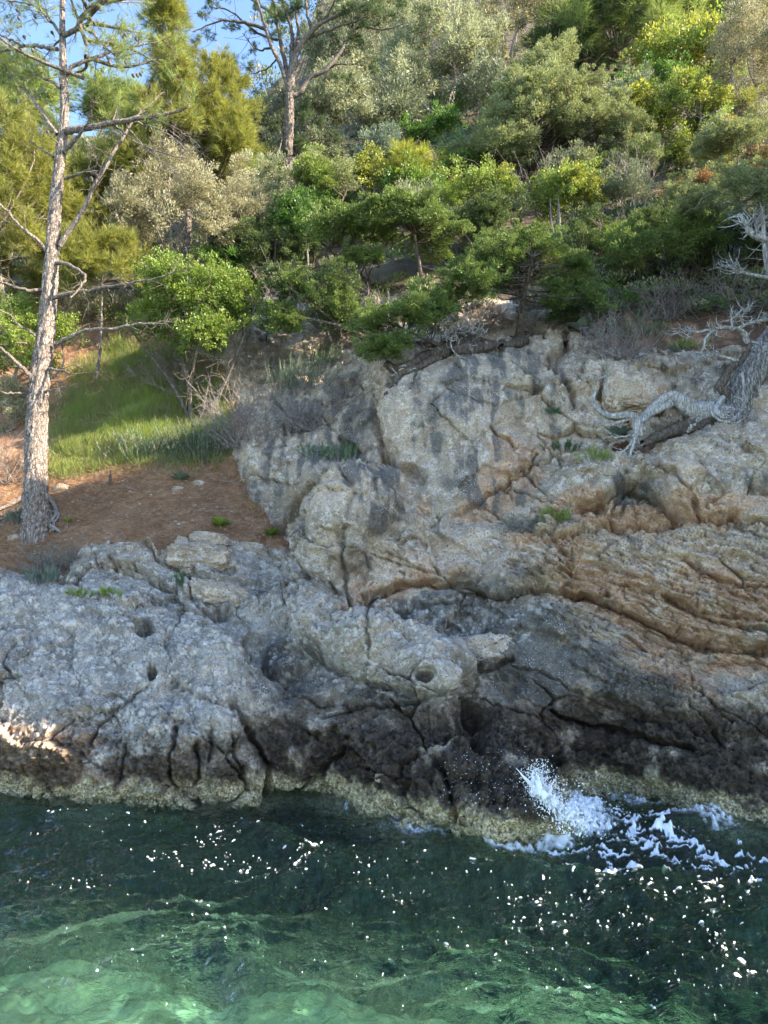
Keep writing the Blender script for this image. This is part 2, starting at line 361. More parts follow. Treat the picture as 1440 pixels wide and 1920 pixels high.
CRACK = [  # polyline, half width px, depth m, undercut (recess below / right of line)
 ([(650,1140),(700,1115),(760,1092),(830,1098),(890,1108),(940,1120),(1000,1102),(1060,1108),(1110,1116),(1180,1150),(1260,1195),(1330,1213),(1500,1226)],6,.15,.09),
 ([(1040,1335),(1100,1356),(1160,1370),(1220,1392),(1300,1402)],5,.14,.05),
 ([(1060,1000),(1150,982),(1250,976),(1340,972),(1440,985)],7,.12,.10),
 ([(1250,1130),(1330,1160),(1440,1190)],5,.1,.05),([(1150,1090),(1240,1120),(1320,1150),(1440,1165)],4,.08,.04),([(1280,1060),(1360,1090),(1440,1100)],4,.08,.04),
 ([(410,1140),(450,1200),(500,1250),(560,1290),(610,1330)],20,.2,0),([(490,1185),(500,1250),(530,1262)],14,.16,0),
 ([(275,1290),(210,1330),(180,1362),(172,1400)],3.5,.09,0),([(0,1245),(8,1290),(4,1390)],3,.06,0),
 ([(330,1370),(312,1450),(335,1500)],3.2,.11,0),([(360,1400),(375,1480),(383,1512)],3.2,.11,0),([(440,1320),(480,1380),(505,1450),(500,1500)],6,.14,0),([(395,1375),(388,1425)],3,.08,0),([(430,1390),(455,1475)],3,.08,0),([(240,1400),(222,1460)],3,.06,0),
 ([(540,1010),(570,1070),(620,1110),(665,1132)],14,.18,0),([(645,1000),(640,1070),(660,1120)],5,.09,0),([(710,1115),(690,1170),(700,1230)],3,.06,0),
 ([(868,1285),(886,1330),(880,1380),(900,1410)],12,.26,0),([(900,1410),(960,1440),(1000,1480),(1030,1530)],6,.1,0),
 ([(735,700),(705,770),(722,860),(790,900)],7,.14,0),([(615,880),(560,945),(530,985)],8,.16,0),([(640,890),(655,930),(650,985)],3,.05,0),
 ([(1072,612),(1058,645),(1032,690)],7,.16,0),([(1032,690),(1075,735),(1078,765)],5,.09,0),([(1135,690),(1130,740),(1150,770),(1240,770)],6,.12,0),([(1195,700),(1200,760)],3,.05,0),
 ([(850,960),(900,930),(940,905),(990,880),(1010,850)],4,.08,0),([(920,800),(960,830),(1000,845)],4,.07,0),([(940,905),(960,930)],3,.05,0),([(895,935),(930,955),(960,985)],3,.05,0),([(1010,800),(1040,850),(1080,860)],3,.05,0),
 ([(1180,905),(1225,930),(1262,968)],9,.15,0),([(1090,950),(1140,935),(1190,905)],6,.14,.06),([(1240,880),(1300,930),(1310,980)],6,.1,0),
 ([(300,1050),(345,1062),(360,1090),(350,1120),(280,1128)],5,.13,0),([(210,1050),(300,1095),(400,1140)],4,.08,0),
 ([(850,1215),(905,1255),(965,1235)],5,.12,0),([(960,1250),(1040,1270),(1150,1330)],3,.05,0),([(850,1300),(780,1320),(690,1320),(600,1345)],4,.09,.03),
 ([(700,1170),(760,1215),(850,1260)],3,.05,0),([(590,1240),(680,1280),(760,1300)],4,.08,.02),
 ([(820,1420),(850,1480),(850,1540)],6,.12,0),([(640,1400),(600,1450),(560,1480)],6,.12,0),([(1290,1330),(1340,1370),(1360,1410)],4,.07,0),
]
RIDGE = [  # crest line, half width px above / below, height m
 ([(650,880),(612,945),(575,1000),(548,1030)],70,55,.22),([(480,1112),(560,1100),(640,1125),(720,1168),(800,1205),(868,1262)],34,95,.20),([(350,1128),(430,1195),(495,1262),(570,1305)],40,60,.17),([(280,1150),(330,1230),(390,1330),(430,1400)],50,60,.12),
 ([(1245,872),(1296,925),(1308,985)],40,50,.16),([(960,940),(1040,905),(1130,868),(1200,850)],30,46,.14),([(160,1095),(250,1130),(300,1190)],46,60,.12),([(0,1090),(100,1115),(200,1160),(285,1240)],50,80,.13),([(880,1000),(960,985),(1100,975)],30,46,.10),([(560,1290),(680,1310),(800,1320),(870,1290)],36,50,.10),
 ([(860,1400),(930,1395),(990,1445),(1050,1530)],40,60,.12),([(1000,1140),(1120,1175),(1220,1250),(1320,1290)],40,60,.12),([(460,800),(480,900),(520,975)],40,80,.12),([(1140,700),(1190,692),(1250,705)],22,46,.10),([(700,660),(735,720),(728,850)],40,40,.10)]
for pts, wa, wb, hh in RIDGE:
    pu = [p_[0] for p_ in pts]; pv = [p_[1] for p_ in pts]; box = (U > min(pu) - 200) & (U < max(pu) + 200) & (V > min(pv) - 200) & (V < max(pv) + 200)
    d, s_ = seg_dist(U[box] + 16 * w1[box] + 5 * wf1[box], V[box] + 16 * w2[box] + 5 * wf2[box], pts); H[box] += hh * np.clip(1 - d / np.where(s_ > 0, wb, wa), 0, 1) ** 1.25
crackmask = np.zeros_like(U)
for pts, wd, dp, under in CRACK:
    pu = [p[0] for p in pts]; pv = [p[1] for p in pts]
    box = (U > min(pu) - 150) & (U < max(pu) + 150) & (V > min(pv) - 150) & (V < max(pv) + 150)
    d, s = seg_dist(U[box] + 9 * w1[box] + 6 * wf1[box], V[box] + 9 * w2[box] + 6 * wf2[box], pts)
    wv = wd * (.7 + .9 * np.clip(.5 + w2[box], 0, 1))
    wv = wv * (.8 if wd <= 8 else 1); k = np.exp(-(d / wv) ** 2); H[box] -= dp * (2.0 if wd <= 8 else 1.3) * k
    if under: H[box] -= under * np.where(s > 0, np.exp(-d / 45), 0) - under * np.where(s <= 0, np.exp(-d / 38), 0)
for cu, cv, ru, rv, dp in [(797,1274,15,11,.45),(270,1190,20,17,.42),(285,1268,12,13,.36),(400,1140,40,12,.2),(425,1062,22,10,.18),(385,1182,16,8,.12),(850,1248,14,7,.1),(1125,950,14,12,.2),(1108,1118,46,7,.22),(470,1240,12,24,.12)]:
    e = ell(U + 6 * wf1, V + 6 * wf2, cu, cv, ru, rv); H -= dp * sstep(1.15, .55, e)

def blur(A, r):
    for ax in (0, 1):
        n_ = A.shape[ax]; pad = [(0, 0), (0, 0)]; pad[ax] = (r + 1, r); c_ = np.cumsum(np.pad(A, pad, 'edge'), axis=ax)
        A = (np.take(c_, np.arange(2 * r + 1, n_ + 2 * r + 1), ax) - np.take(c_, np.arange(0, n_), ax)) / (2 * r + 1)
    return A
H = H - .85 * blur(blur(H, 80), 80)                     # relief only; the broad form stays with the depth controls
soilpoly = [(-420,500),(240,500),(300,620),(420,690),(462,800),(440,850),(458,900),(500,965),(552,1020),(522,1028),(475,1008),(400,996),(335,1012),(312,1046),(285,1024),(160,1018),(125,1066),(60,1078),(0,1074),(-420,1090)]
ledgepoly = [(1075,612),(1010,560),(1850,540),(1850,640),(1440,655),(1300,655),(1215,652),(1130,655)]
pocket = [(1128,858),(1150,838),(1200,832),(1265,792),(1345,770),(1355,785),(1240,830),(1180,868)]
toppoly = [(-420,500),(1850,500),(1850,575),(1100,575),(985,612),(900,615),(800,600),(640,590),(480,610),(300,600),(-420,600)]
us_, vs_ = U + 10 * w1 + 4 * wf1, V + 8 * w2 + 4 * wf2
soil = in_poly(us_, vs_, soilpoly) | in_poly(us_, vs_, ledgepoly) | in_poly(us_, vs_, pocket) | in_poly(us_, vs_, toppoly[:1] + [(300, 500), (300, 600), (-420, 600)])

strata = np.clip(1.25 * sstep(1.0, .55, ell(UW, VW, 1240, 1095, 370, 170, 14)) + .7 * sstep(1, .5, ell(UW, VW, 1230, 1290, 200, 90, 20)) + .5 * sstep(1, .5, ell(UW, VW, 1150, 960, 220, 50, 0)), 0, 1)
congl = np.clip(sstep(1.1, .7, ell(UW, VW, 130, 1250, 420, 230, 5)) + sstep(1.1, .7, ell(UW, VW, 690, 1210, 290, 120, 18)) + .8 * sstep(1, .6, ell(UW, VW, 450, 1100, 200, 110)) + .7 * sstep(1.1, .7, ell(UW, VW, 920, 1150, 140, 60)), 0, 1)
face = np.clip(sstep(1.1, .7, ell(UW, VW, 845, 790, 140, 190, 3)) + .7 * sstep(1.1, .7, ell(UW, VW, 540, 880, 110, 100)) + .8 * sstep(1.1, .6, ell(UW, VW, 960, 1230, 130, 70, 10)), 0, 1)
rockm = (1 - soil).astype(np.float32)
rough = rockm * (1 - .62 * face) + .12 * (1 - rockm)
N1 = fbm(P0 * 1.9, 5, 21, .55, True); N2 = fbm(P0 * 7.5, 4, 31, .6, True)
H += rough * (.03 * N1 + .012 * N2) + .05 * fbm(P0 * .8, 2, 41)
q = P0 + .10 * np.stack([w1, w2, wf1 * .3], -1)
ta = math.radians(24); rx_ = q[..., 0] * math.cos(ta) - q[..., 2] * math.sin(ta); rz_ = q[..., 0] * math.sin(ta) + q[..., 2] * math.cos(ta); qr = np.stack([rx_, q[..., 1], rz_], -1)   # joints follow the dip
wob = .02 * np.stack([wf1, wf2, wf1], -1)
fa, fe = facets(qr * np.array([.95, 1.2, 1.9]) + .5, 51, .8); fa2, fe2 = facets((qr + wob) * np.array([2.9, 3.6, 5.6]), 52, .8); fa3, fe3 = facets((qr + wob) * np.array([8, 10, 15.]), 56, .8)
sel = sstep(.0, .25, fbm(P0 * 1.1 + 3, 3, 57)); ck = sstep(-.05, .3, fbm(P0 * .9 + 8, 3, 58)); ck2 = sstep(.05, .35, fbm(P0 * 1.6 + 5, 3, 59))
H += rough * (.25 * fa * (1 - .5 * strata) - .13 * ck * np.exp(-(fe / .024) ** 2))
H += rough * (.115 * fa2 * (.3 + .7 * sel) - .035 * np.exp(-(fe2 / .04) ** 2) * ck2)
H += rough * (.040 * fa3 - .012 * np.exp(-(fe3 / .06) ** 2)) * (.4 + .6 * sel)
pf1, pf2, pid = worley(P0 * 17 + 1.5 * np.stack([wf1, wf2, w1], -1), 53)
prad = .22 + .30 * pid; peb = np.clip(prad - pf1, 0, 1) ** .6 * (pid > .30) * .55
H += rockm * (congl * .9 + .35 * (1 - face)) * peb * .075
pg1, pg2, pgid = worley(P0 * 9 + 2.2, 54)
pebL = np.clip(.5 - pg1, 0, 1) * (pgid > .72); H += rockm * congl * pebL * .09
H += (1 - rockm) * (.03 * fbm(P0 * 3.5, 4, 58) + .008 * fbm(P0 * 22, 2, 59))
H += rockm * (.013 * fbm(P0 * 26, 2, 55, .6, True) + .007 * perlin(P0 * 70, 63)) * (1 - .45 * face)
th = math.radians(20)                                   # tilted bedding of the right-hand ledges
bx_ = P0[..., 0] * math.cos(th) - P0[..., 2] * math.sin(th); bz_ = P0[..., 0] * math.sin(th) + P0[..., 2] * math.cos(th)
bed = np.stack([bx_ * 1.5, P0[..., 1] * 1.5, bz_ * 13 + 1.1 * w1], -1)
bedn = fbm(bed, 3, 61, .55, True); bf1, bf2, bid = worley(np.stack([bx_ * 3.2, P0[..., 1] * 2, bz_ * 12 + .8 * w2], -1), 62)
H += rockm * strata * (.075 * bedn + .11 * (bid - .5) - .05 * np.exp(-((bf2 - bf1) / .07) ** 2))
lowf = sstep(1.25, .7, P0[..., 2]) * rockm              # pitted, wave-worn foot of the cliff
H += lowf * (.035 * fbm(P0 * 11, 3, 71, .6, True) - .03 * (worley(P0 * 14, 72)[0] < .33))

H = H - .8 * blur(blur(H, 70), 70)
gu = np.gradient(P0, axis=1); gv = np.gradient(P0, axis=0)
NRM = norm(np.cross(gu, -gv)); NRM = np.where((NRM[..., 1:2] > 0), -NRM, NRM)
NRM = norm(blur(NRM[..., 0], 20)[..., None] * np.array([1., 0, 0]) + blur(NRM[..., 1], 20)[..., None] * np.array([0, 1., 0]) + blur(NRM[..., 2], 20)[..., None] * np.array([0, 0, 1.]))
NRM = norm(.6 * NRM + .6 * norm(np.array([0, 0, CAM_Z]) - P0))
PC = P0 + NRM * H[..., None]

# stains that belong to the rock, plus sunlight gold painted at its far-left foot (masks read by the material)
def tone_mask(lst, sharp=.45):
    m = np.zeros_like(U)
    for cu, cv, ru, rv, an, s in lst: m = np.maximum(m, s * sstep(1.15, sharp, ell(UW, VW, cu, cv, ru, rv, an)))
    return m
nA = fbm(P0 * 3.2, 4, 81); nB = fbm(P0 * 9, 3, 82)
ochre = tone_mask([(930,910,125,52,-32,1),(985,835,85,42,-15,.75),(1160,955,190,36,5,.9),(790,1088,170,34,-10,.55),(1230,1150,300,62,24,.85),(1250,1255,150,58,26,.7),(1330,960,120,36,0,.8),(700,1130,90,22,-10,.5),(1110,1110,100,30,0,.85),(780,960,24,70,0,.4),(1400,1130,150,70,20,.7),(1040,1010,130,30,0,.6),(1200,740,60,36,0,.35),(1070,730,55,30,0,.3),(880,1250,40,60,0,.3),(1290,1380,60,30,0,.35),(1080,1370,130,30,12,.45),(90,1430,150,90,0,1.1)])  # last entry paints the golden sun patch into the rock colour at far left
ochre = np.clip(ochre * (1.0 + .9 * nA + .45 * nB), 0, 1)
dark = tone_mask([(885,800,80,190,0,.85),(790,760,50,120,0,.45),(1010,760,90,60,0,.45),(610,790,110,120,0,.8),(520,860,80,100,0,.65),(1330,790,120,50,0,.5),(1400,880,60,60,0,.4),(700,930,62,105,10,.95),(960,690,130,46,10,.6),(1010,1240,215,125,16,1.2),(940,1090,110,30,0,.75),(1250,1010,40,30,0,.2),(1190,920,60,42,0,.6),(650,1050,70,45,0,.5),(800,1150,150,45,8,.85),(560,900,90,80,0,.3),(1320,700,140,50,0,.35),(470,1110,110,60,0,.6),(540,1225,80,60,0,.9),(980,900,50,60,20,.4),(1170,1320,280,80,14,.8),(1040,720,60,50,0,.4),(620,1300,260,50,12,.8)])
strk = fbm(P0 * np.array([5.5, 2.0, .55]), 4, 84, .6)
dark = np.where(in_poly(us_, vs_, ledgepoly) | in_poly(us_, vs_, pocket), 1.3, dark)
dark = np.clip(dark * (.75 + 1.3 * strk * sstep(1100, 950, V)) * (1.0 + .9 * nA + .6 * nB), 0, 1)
pale = tone_mask([(1180,1040,340,85,8,.9),(1080,1100,160,50,10,.7),(850,1040,180,46,-14,.8),(750,820,40,160,0,.4),(1280,920,48,66,-10,.9),(990,800,120,50,0,.55),(640,920,46,60,30,.6),(1180,740,110,60,0,.55),(700,1200,230,70,22,.3),(1260,1260,120,50,26,.55),(1000,960,120,36,0,.6),(1400,960,90,46,0,.7),(1420,840,110,70,0,.3)])
pale = np.clip(pale * (1.05 + .7 * nA + .5 * nB), 0, 1)
zz = PC[..., 2]
zn = zz + .10 * nA + .05 * nB
shoreR = sstep(380, 620, U)
topb = .46 + .30 * shoreR + .06 * sstep(950, 1200, U)
blackb = sstep(topb + .28, topb - .12, zn) * sstep(.10, .30, zn + .05 * nB) * (.5 + .5 * shoreR) * np.clip(1.0 + 1.0 * nA, .15, 1)
brownb = sstep(topb + .42, topb + .08, zn + .10 * wf1) * np.clip(.95 + .9 * nA, 0, 1)
algae = sstep(.34, .20, zn + .05 * fbm(P0 * 14, 2, 83)) * sstep(-.25, .0, zz + .02)
pebw = sstep(.06, .16, peb) * congl * (.45 + .55 * (pid > .6)) + np.clip(pebL * 4, 0, 1) * congl * .8
FI = (np.arange(NV - 1)[:, None] * NU + np.arange(NU - 1)[None])
FQ = np.stack([FI, FI + NU, FI + NU + 1, FI + 1], -1).reshape(-1, 4)
fsoil = (soil[:-1, :-1].astype(int) + soil[1:, :-1] + soil[:-1, 1:] + soil[1:, 1:]).ravel() >= 2
def sub(mask, name):
    F = FQ[mask]; used, inv = np.unique(F, return_inverse=True)
    me = mesh_np(name, PC.reshape(-1, 3)[used], inv.reshape(-1, 4), False)
    g = lambda a: np.asarray(a, np.float32).ravel()[used]
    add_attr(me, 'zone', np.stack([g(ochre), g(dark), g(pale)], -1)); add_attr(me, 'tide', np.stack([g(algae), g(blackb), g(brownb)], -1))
    add_attr(me, 'peb', np.stack([g(pebw), g(congl), g(strata)], -1))
    return me
def rock_material():
    t = NT('weathered_limestone'); p = t.pos()
    z = t.sep(t.attr('zone').outputs['Color']); w = t.sep(t.attr('tide').outputs['Color']); k = t.sep(t.attr('peb').outputs['Color'])
    n1 = t.noise(2.2, 6, .62, p); n2 = t.noise(9, 6, .65, p); n3 = t.noise(38, 4, .6, p); n4 = t.noise(110, 2, .5, p)
    cool = k[1]
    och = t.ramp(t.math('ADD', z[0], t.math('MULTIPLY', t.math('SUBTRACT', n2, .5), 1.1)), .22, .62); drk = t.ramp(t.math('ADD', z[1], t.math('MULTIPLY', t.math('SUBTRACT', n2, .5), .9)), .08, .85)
    base = t.mix(cool, t.mix(t.ramp(n1, .3, .7), (.235, .175, .118), (.53, .415, .29)), t.mix(t.ramp(n1, .3, .7), (.20, .172, .14), (.43, .38, .32)))
    base = t.mix(t.ramp(n2, .48, .63, 0, .70), base, (.74, .645, .53))
    base = t.mix(t.math('MULTIPLY', z[2], .85), base, t.mix(t.ramp(n2, .3, .7), (.49, .345, .228), (.78, .605, .43)))
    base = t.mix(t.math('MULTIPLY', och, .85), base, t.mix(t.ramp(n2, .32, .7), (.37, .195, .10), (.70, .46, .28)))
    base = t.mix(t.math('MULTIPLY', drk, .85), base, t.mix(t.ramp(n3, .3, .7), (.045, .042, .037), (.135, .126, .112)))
    # dark lichen mottling and white crustose specks
    base = t.mix(t.math('MULTIPLY', t.ramp(n3, .50, .66), t.ramp(n2, .35, .6, .3, .8)), base, (.095, .09, .082))
    base = t.mix(t.math('MULTIPLY', t.ramp(n4, .56, .70, 0, .55), t.ramp(n1, .35, .6, .25, 1)), base, (.10, .095, .085)); base = t.mix(t.ramp(n4, .44, .30, 0, .5), base, (.62, .59, .55))
    sp = t.voro(34, vec=p); spk = t.math('MULTIPLY', t.ramp(sp.outputs['Distance'], .30, .18), t.ramp(t.noise(5, 3, .6, p), .48, .62))
    base = t.mix(t.math('MULTIPLY', spk, .75), base, (.66, .65, .63))
    base = t.mix(t.math('MULTIPLY', k[0], .72), base, t.mix(t.ramp(n2, .3, .7), (.42, .385, .34), (.76, .70, .62)))
    brn = t.ramp(t.math('ADD', w[2], t.math('ADD', t.math('MULTIPLY', t.math('SUBTRACT', n2, .5), 1.0), t.math('MULTIPLY', t.math('SUBTRACT', n3, .5), .7))), .12, .85)
    blk = t.ramp(t.math('ADD', w[1], t.math('ADD', t.math('MULTIPLY', t.math('SUBTRACT', n2, .5), .9), t.math('MULTIPLY', t.math('SUBTRACT', n3, .5), .6))), .18, .85)
    base = t.mix(t.math('MULTIPLY', brn, .84), base, t.mix(t.ramp(n2, .35, .72), (.05, .036, .024), (.16, .115, .075)))
    base = t.mix(t.math('MULTIPLY', blk, .86), base, t.mix(t.ramp(n2, .35, .7), (.022, .0175, .0135), (.10, .072, .047)))
    base = t.mix(t.math('MULTIPLY', w[0], t.ramp(n3, .25, .65, .5, .95)), base, t.mix(t.ramp(n3, .35, .65), (.20, .145, .065), (.82, .69, .42)))
    rough = t.mix(t.math('MAXIMUM', w[1], w[0]), (.88, .88, .88), (.5, .5, .5))
    h = t.math('ADD', t.math('MULTIPLY', n3, .6), t.math('MULTIPLY', n4, .35)); h = t.math('ADD', h, t.math('MULTIPLY', t.ramp(sp.outputs['Distance'], .5, .1), .25))
    return t.done(t.principled(base, rough, .25, t.bump(h, 1.0, .03)))
def soil_material():
    t = NT('red_earth_with_needle_litter'); p = t.pos()
    n1 = t.noise(1.6, 5, .6, p); n2 = t.noise(14, 5, .65, p); n3 = t.noise(70, 3, .6, p)
    base = t.mix(t.ramp(n1, .3, .7), (.175, .09, .052), (.30, .175, .105)); base = t.mix(t.ramp(n2, .4, .75, 0, .7), base, (.41, .27, .17))
    base = t.mix(t.ramp(n3, .6, .8, 0, .8), base, (.42, .36, .29)); base = t.mix(t.ramp(n3, .42, .28, 0, .6), base, (.085, .055, .038))
    dk = t.sep(t.attr('zone').outputs['Color'])[1]; base = t.mix(t.math('MULTIPLY', dk, .8), base, t.mix(n2, (.05, .034, .025), (.13, .085, .06)))
    h = t.math('ADD', n2, t.math('MULTIPLY', n3, .6))
    return t.done(t.principled(base, .95, .1, t.bump(h, .8, .03)))
M_ROCK, M_SOIL = rock_material(), soil_material()
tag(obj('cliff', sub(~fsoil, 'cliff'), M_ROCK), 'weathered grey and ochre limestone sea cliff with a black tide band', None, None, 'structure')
tag(obj('earth_bank', sub(fsoil, 'earth_bank'), M_SOIL), 'reddish earth bank strewn with pine needles', None, None, 'structure')
from mathutils.bvhtree import BVHTree
from mathutils import Vector
step = 3
_sv = PC[::step, ::step].reshape(-1, 3); _nv, _nu = PC[::step, ::step].shape[:2]
_fi = (np.arange(_nv - 1)[:, None] * _nu + np.arange(_nu - 1)[None]); _fq = np.stack([_fi, _fi + _nu, _fi + _nu + 1, _fi + 1], -1).reshape(-1, 4)

# ------------------------------------------------------------------ hillside behind
HP = [(-700,600,15.5),(-700,500,19),(-700,260,32),(2200,600,9.4),(2200,420,12),(2200,200,17),(2200,-300,34),
 (100,500,18.5),(300,480,17.5),(-300,500,18.5),(100,290,31),(300,250,32),(-300,260,31),(450,430,16.6),(540,330,17.8),(660,300,19),(660,160,25),(660,20,36),(800,440,14.4),(950,430,14.4),(1100,430,14.2),(1100,300,16.8),(1100,160,21.5),(1100,0,29),(1100,-200,42),(1250,430,13.8),(1440,430,13.2),(1440,260,17),(1440,60,24),(1440,-200,36),(1800,420,12.4),(1800,200,17),(1800,-200,28),(860,300,18),(860,130,24),(860,-80,36),(480,520,14.9),(650,480,14.6),(860,520,13.2),(1100,520,12.6),(1300,520,12.2)]
HC = np.array(HP + [tuple(c) for c in CTRL if c[1] <= 900], float); fitH = tps_fit(HC[:, :2] / 1000, np.log(HC[:, 2]), 1e-4)
def hill_D(u, v): return np.exp(tps_eval(fitH, np.stack([np.asarray(u, float), np.asarray(v, float)], -1) / 1000))
def ground(x, y):
    """height of the ground at (x, y): walk the relief upwards in the view until it is that far away"""
    vq = np.linspace(700, -500, 400); b2 = (960 - vq) / FPX; uq = 720 + FPX * x * (CP - b2 * SP) / y
    Dq = hill_D(uq, vq); k_ = np.argmax(Dq >= y) if (Dq >= y).any() else len(vq) - 1
    return float(P(uq[k_], vq[k_], y)[2])
hu = np.linspace(-700, 2200, 260); hs_ = np.linspace(0, 1, 190)
vtop = np.interp(hu, [-700, 200, 420, 560, 700, 2200], [250, 255, 230, 120, -350, -450])
HU, HS = np.meshgrid(hu, hs_); HV = 640 + (vtop[None] - 640) * HS; HD = hill_D(HU, HV) + .22 * sstep(.12, 0, HS)
HQ = P(HU, HV, HD); HQ = HQ + fbm(HQ * .6, 4, 91)[..., None] * np.array([0, .12, .22]) * sstep(.0, .2, HS)[..., None]
back = HQ[-1:].copy(); back = back + np.array([0, 14., -9.]); HQ = np.concatenate([HQ, back])
fi = (np.arange(len(HQ) - 1)[:, None] * len(hu) + np.arange(len(hu) - 1)[None])
me = mesh_np('hillside', HQ.reshape(-1, 3), np.stack([fi, fi + 1, fi + len(hu) + 1, fi + len(hu)], -1).reshape(-1, 4))
def hill_material():
    t = NT('leaf_litter_and_stones'); p = t.pos(); n1 = t.noise(1.1, 5, .6, p); n2 = t.noise(12, 5, .65, p)
    base = t.mix(t.ramp(n1, .35, .65), (.075, .058, .04), (.13, .115, .085)); base = t.mix(t.ramp(n2, .5, .72, 0, .6), base, (.19, .165, .125))
    return t.done(t.principled(base, .95, .1, t.bump(n2, .8, .05)))
tag(obj('hillside', me, hill_material()), 'steep wooded hillside under the scrub', None, None, 'structure')
bvh = BVHTree.FromPolygons([tuple(x) for x in _sv.tolist()], _fq.tolist())
def hit(u, v, default=None):
    """point of the shore surface seen at a pixel"""
    d = P(u, v, 1.0) - np.array([0, 0, CAM_Z]); r = bvh.ray_cast(Vector((0, 0, CAM_Z)), Vector(d).normalized())
    if r[0] is None: return P(u, v, default if default else 12.0)
    return np.array(r[0])

# ------------------------------------------------------------------ sea and seabed
wx = np.concatenate([-np.geomspace(90, 5.3, 40)[:-1], np.arange(-5.2, 5.2, .0135), np.geomspace(5.3, 90, 40)])
wy = np.concatenate([-np.geomspace(60, .2, 24), np.linspace(0, 3.2, 34), np.arange(3.22, 8.6, .024), np.linspace(8.7, 16, 14)])
X, Yw = np.meshgrid(wx, wy); W0 = np.stack([X, Yw, 0 * X], -1)
far = sstep(14, 30, np.hypot(X, Yw))
def wave(X, Y):
    p = np.stack([X, Y, 0 * X], -1)
    wp1, wp2 = fbm(p * .5, 2, 101), fbm(p * .5 + 7, 2, 102)
    x, y = X + .7 * wp1, Y + .7 * wp2; z = 0
    for k, (dx, dy, L, A) in enumerate([(.35,.94,1.9,.040),(.8,.6,1.15,.024),(-.5,.87,.85,.020),(.15,.99,.52,.012),(-.85,.5,.42,.008)]):
        ph = (x * dx + y * dy) * 2 * math.pi / L + k * 1.7 + 1.2 * wp1
        z = z + A * (1 - np.abs(np.sin(ph * .5)) * 2 + .35) * .8
    ex = np.stack([X * 1.0, Y * 1.7, 0 * X], -1)
    z = z + .022 * fbm(ex * 2.6, 3, 103, .55, True) + .008 * fbm(ex * 9, 2, 104, .5, True)
    return z * 1.5
WZ = wave(X, Yw) * (1 - .5 * far)
def px_of(p):
    dz = p[..., 2] - CAM_Z; tt = np.maximum(CP * p[..., 1] + SP * dz, .05)
    return 720 + FPX * p[..., 0] / tt, 960 - FPX * (CP * dz - SP * p[..., 1]) / tt

# headland that closes the cove to the right of the view and keeps the low sun off the cliff
ex = np.linspace(7.2, 26, 130); ey = np.linspace(2.5, 13.5, 90); EX, EY = np.meshgrid(ex, ey); ep = np.stack([EX, EY, 0 * EX], -1)
en = fbm(ep * .55, 4, 131); yfront = 7.56 - .29 * (EX + 4.2) + .12 * en
dd = np.minimum(EX - 8.0 + .5 * en, (EY - yfront) * 1.0)
top = np.interp(EY, [3, 5.5, 8, 10.5], [12.6, 12.3, 11.3, 10.3]) + .8 * fbm(ep * .8 + 4, 4, 132) + .10 * (EX - 8)
EZ = -1.2 + (top + 1.2) * np.clip((dd + .05) / .55, 0, 1) ** .6 + .12 * fbm(ep * 3, 3, 133) 
fi = (np.arange(len(ey) - 1)[:, None] * len(ex) + np.arange(len(ex) - 1)[None])
me = mesh_np('headland', np.stack([EX, EY, EZ], -1).reshape(-1, 3), np.stack([fi, fi + 1, fi + len(ex) + 1, fi + len(ex)], -1).reshape(-1, 4))
tag(obj('headland', me, M_ROCK), 'rocky headland closing the cove on the right', None, None, 'structure')
WU, WV = px_of(W0)
infr = (Yw > 2.6) & (Yw < 9.0)
q = np.stack([X, Yw, 0 * X], -1)
fn1 = fbm(q * 1.3, 3, 111); fn2 = fbm(q * 1.3 + 5, 3, 112)
fw = q + .22 * np.stack([fn1, fn2, 0 * fn1], -1)
fnm0 = fbm(q * 4, 3, 117)
c1, c2, ci = worley(fw * np.array([2.2, 5.2, 1]), 113); lace = np.exp(-((c2 - c1) / .075) ** 2)
fw2 = q + .08 * np.stack([fnm0, fn1, 0 * fn1], -1); c3, c4, ci2 = worley(fw2 * np.array([13, 20, 1.]), 114); lace2 = np.exp(-((c4 - c3) / .16) ** 2)
fnf = fbm(q * 22, 3, 115); fnm = fbm(q * 5, 3, 116)
wu, wv = WU + 25 * fn1, WV + 15 * fn2
churn = np.maximum.reduce([sstep(1.1, .35, ell(wu, wv, 1095, 1545, 68, 40, 18)), .9 * sstep(1.1, .4, ell(wu, wv, 1040, 1578, 75, 20, -8)), .75 * sstep(1.1, .4, ell(wu, wv, 960, 1592, 75, 13, 0)), .8 * sstep(1.1, .4, ell(wu, wv, 1070, 1505, 50, 20, 40)),
    .5 * sstep(1.1, .4, ell(wu, wv, 1190, 1510, 90, 22, 10)), .45 * sstep(1.1, .4, ell(wu, wv, 1330, 1560, 120, 16, 8)), .35 * sstep(1.1, .4, ell(wu, wv, 640, 1500, 120, 16, 8)), .45 * sstep(1.1, .4, ell(wu, wv, 780, 1560, 100, 16, 12))])
streak = np.maximum.reduce([.72 * sstep(1.1, .5, ell(wu, wv, 1230, 1590, 150, 60, 16)), .62 * sstep(1.1, .5, ell(wu, wv, 1150, 1625, 240, 40, 6)), .62 * sstep(1.1, .5, ell(wu, wv, 1380, 1640, 130, 70, 10)), .35 * sstep(1.1, .5, ell(wu, wv, 470, 1590, 210, 48, 0)), .4 * sstep(1.1, .5, ell(wu, wv, 1330, 1710, 160, 45, 14)), .3 * sstep(1.1, .5, ell(wu, wv, 1000, 800, 170, 40, 0))])
foam = np.clip(churn * (.80 + .25 * lace2 + 1.0 * fnf + .6 * fnm), 0, 1) * sstep(.05, .40, churn + .35 * fnf)
lc = lace * .9 + .45 * lace2
foam = np.maximum(foam, sstep(.50, .72, streak * (lc * .95 + .55 * fnm + .12)))
foam = np.where(infr, foam, 0).astype(np.float32)
WZ = WZ + .035 * foam * (.6 + fnf) + .05 * churn * infr * (fnm + .5)
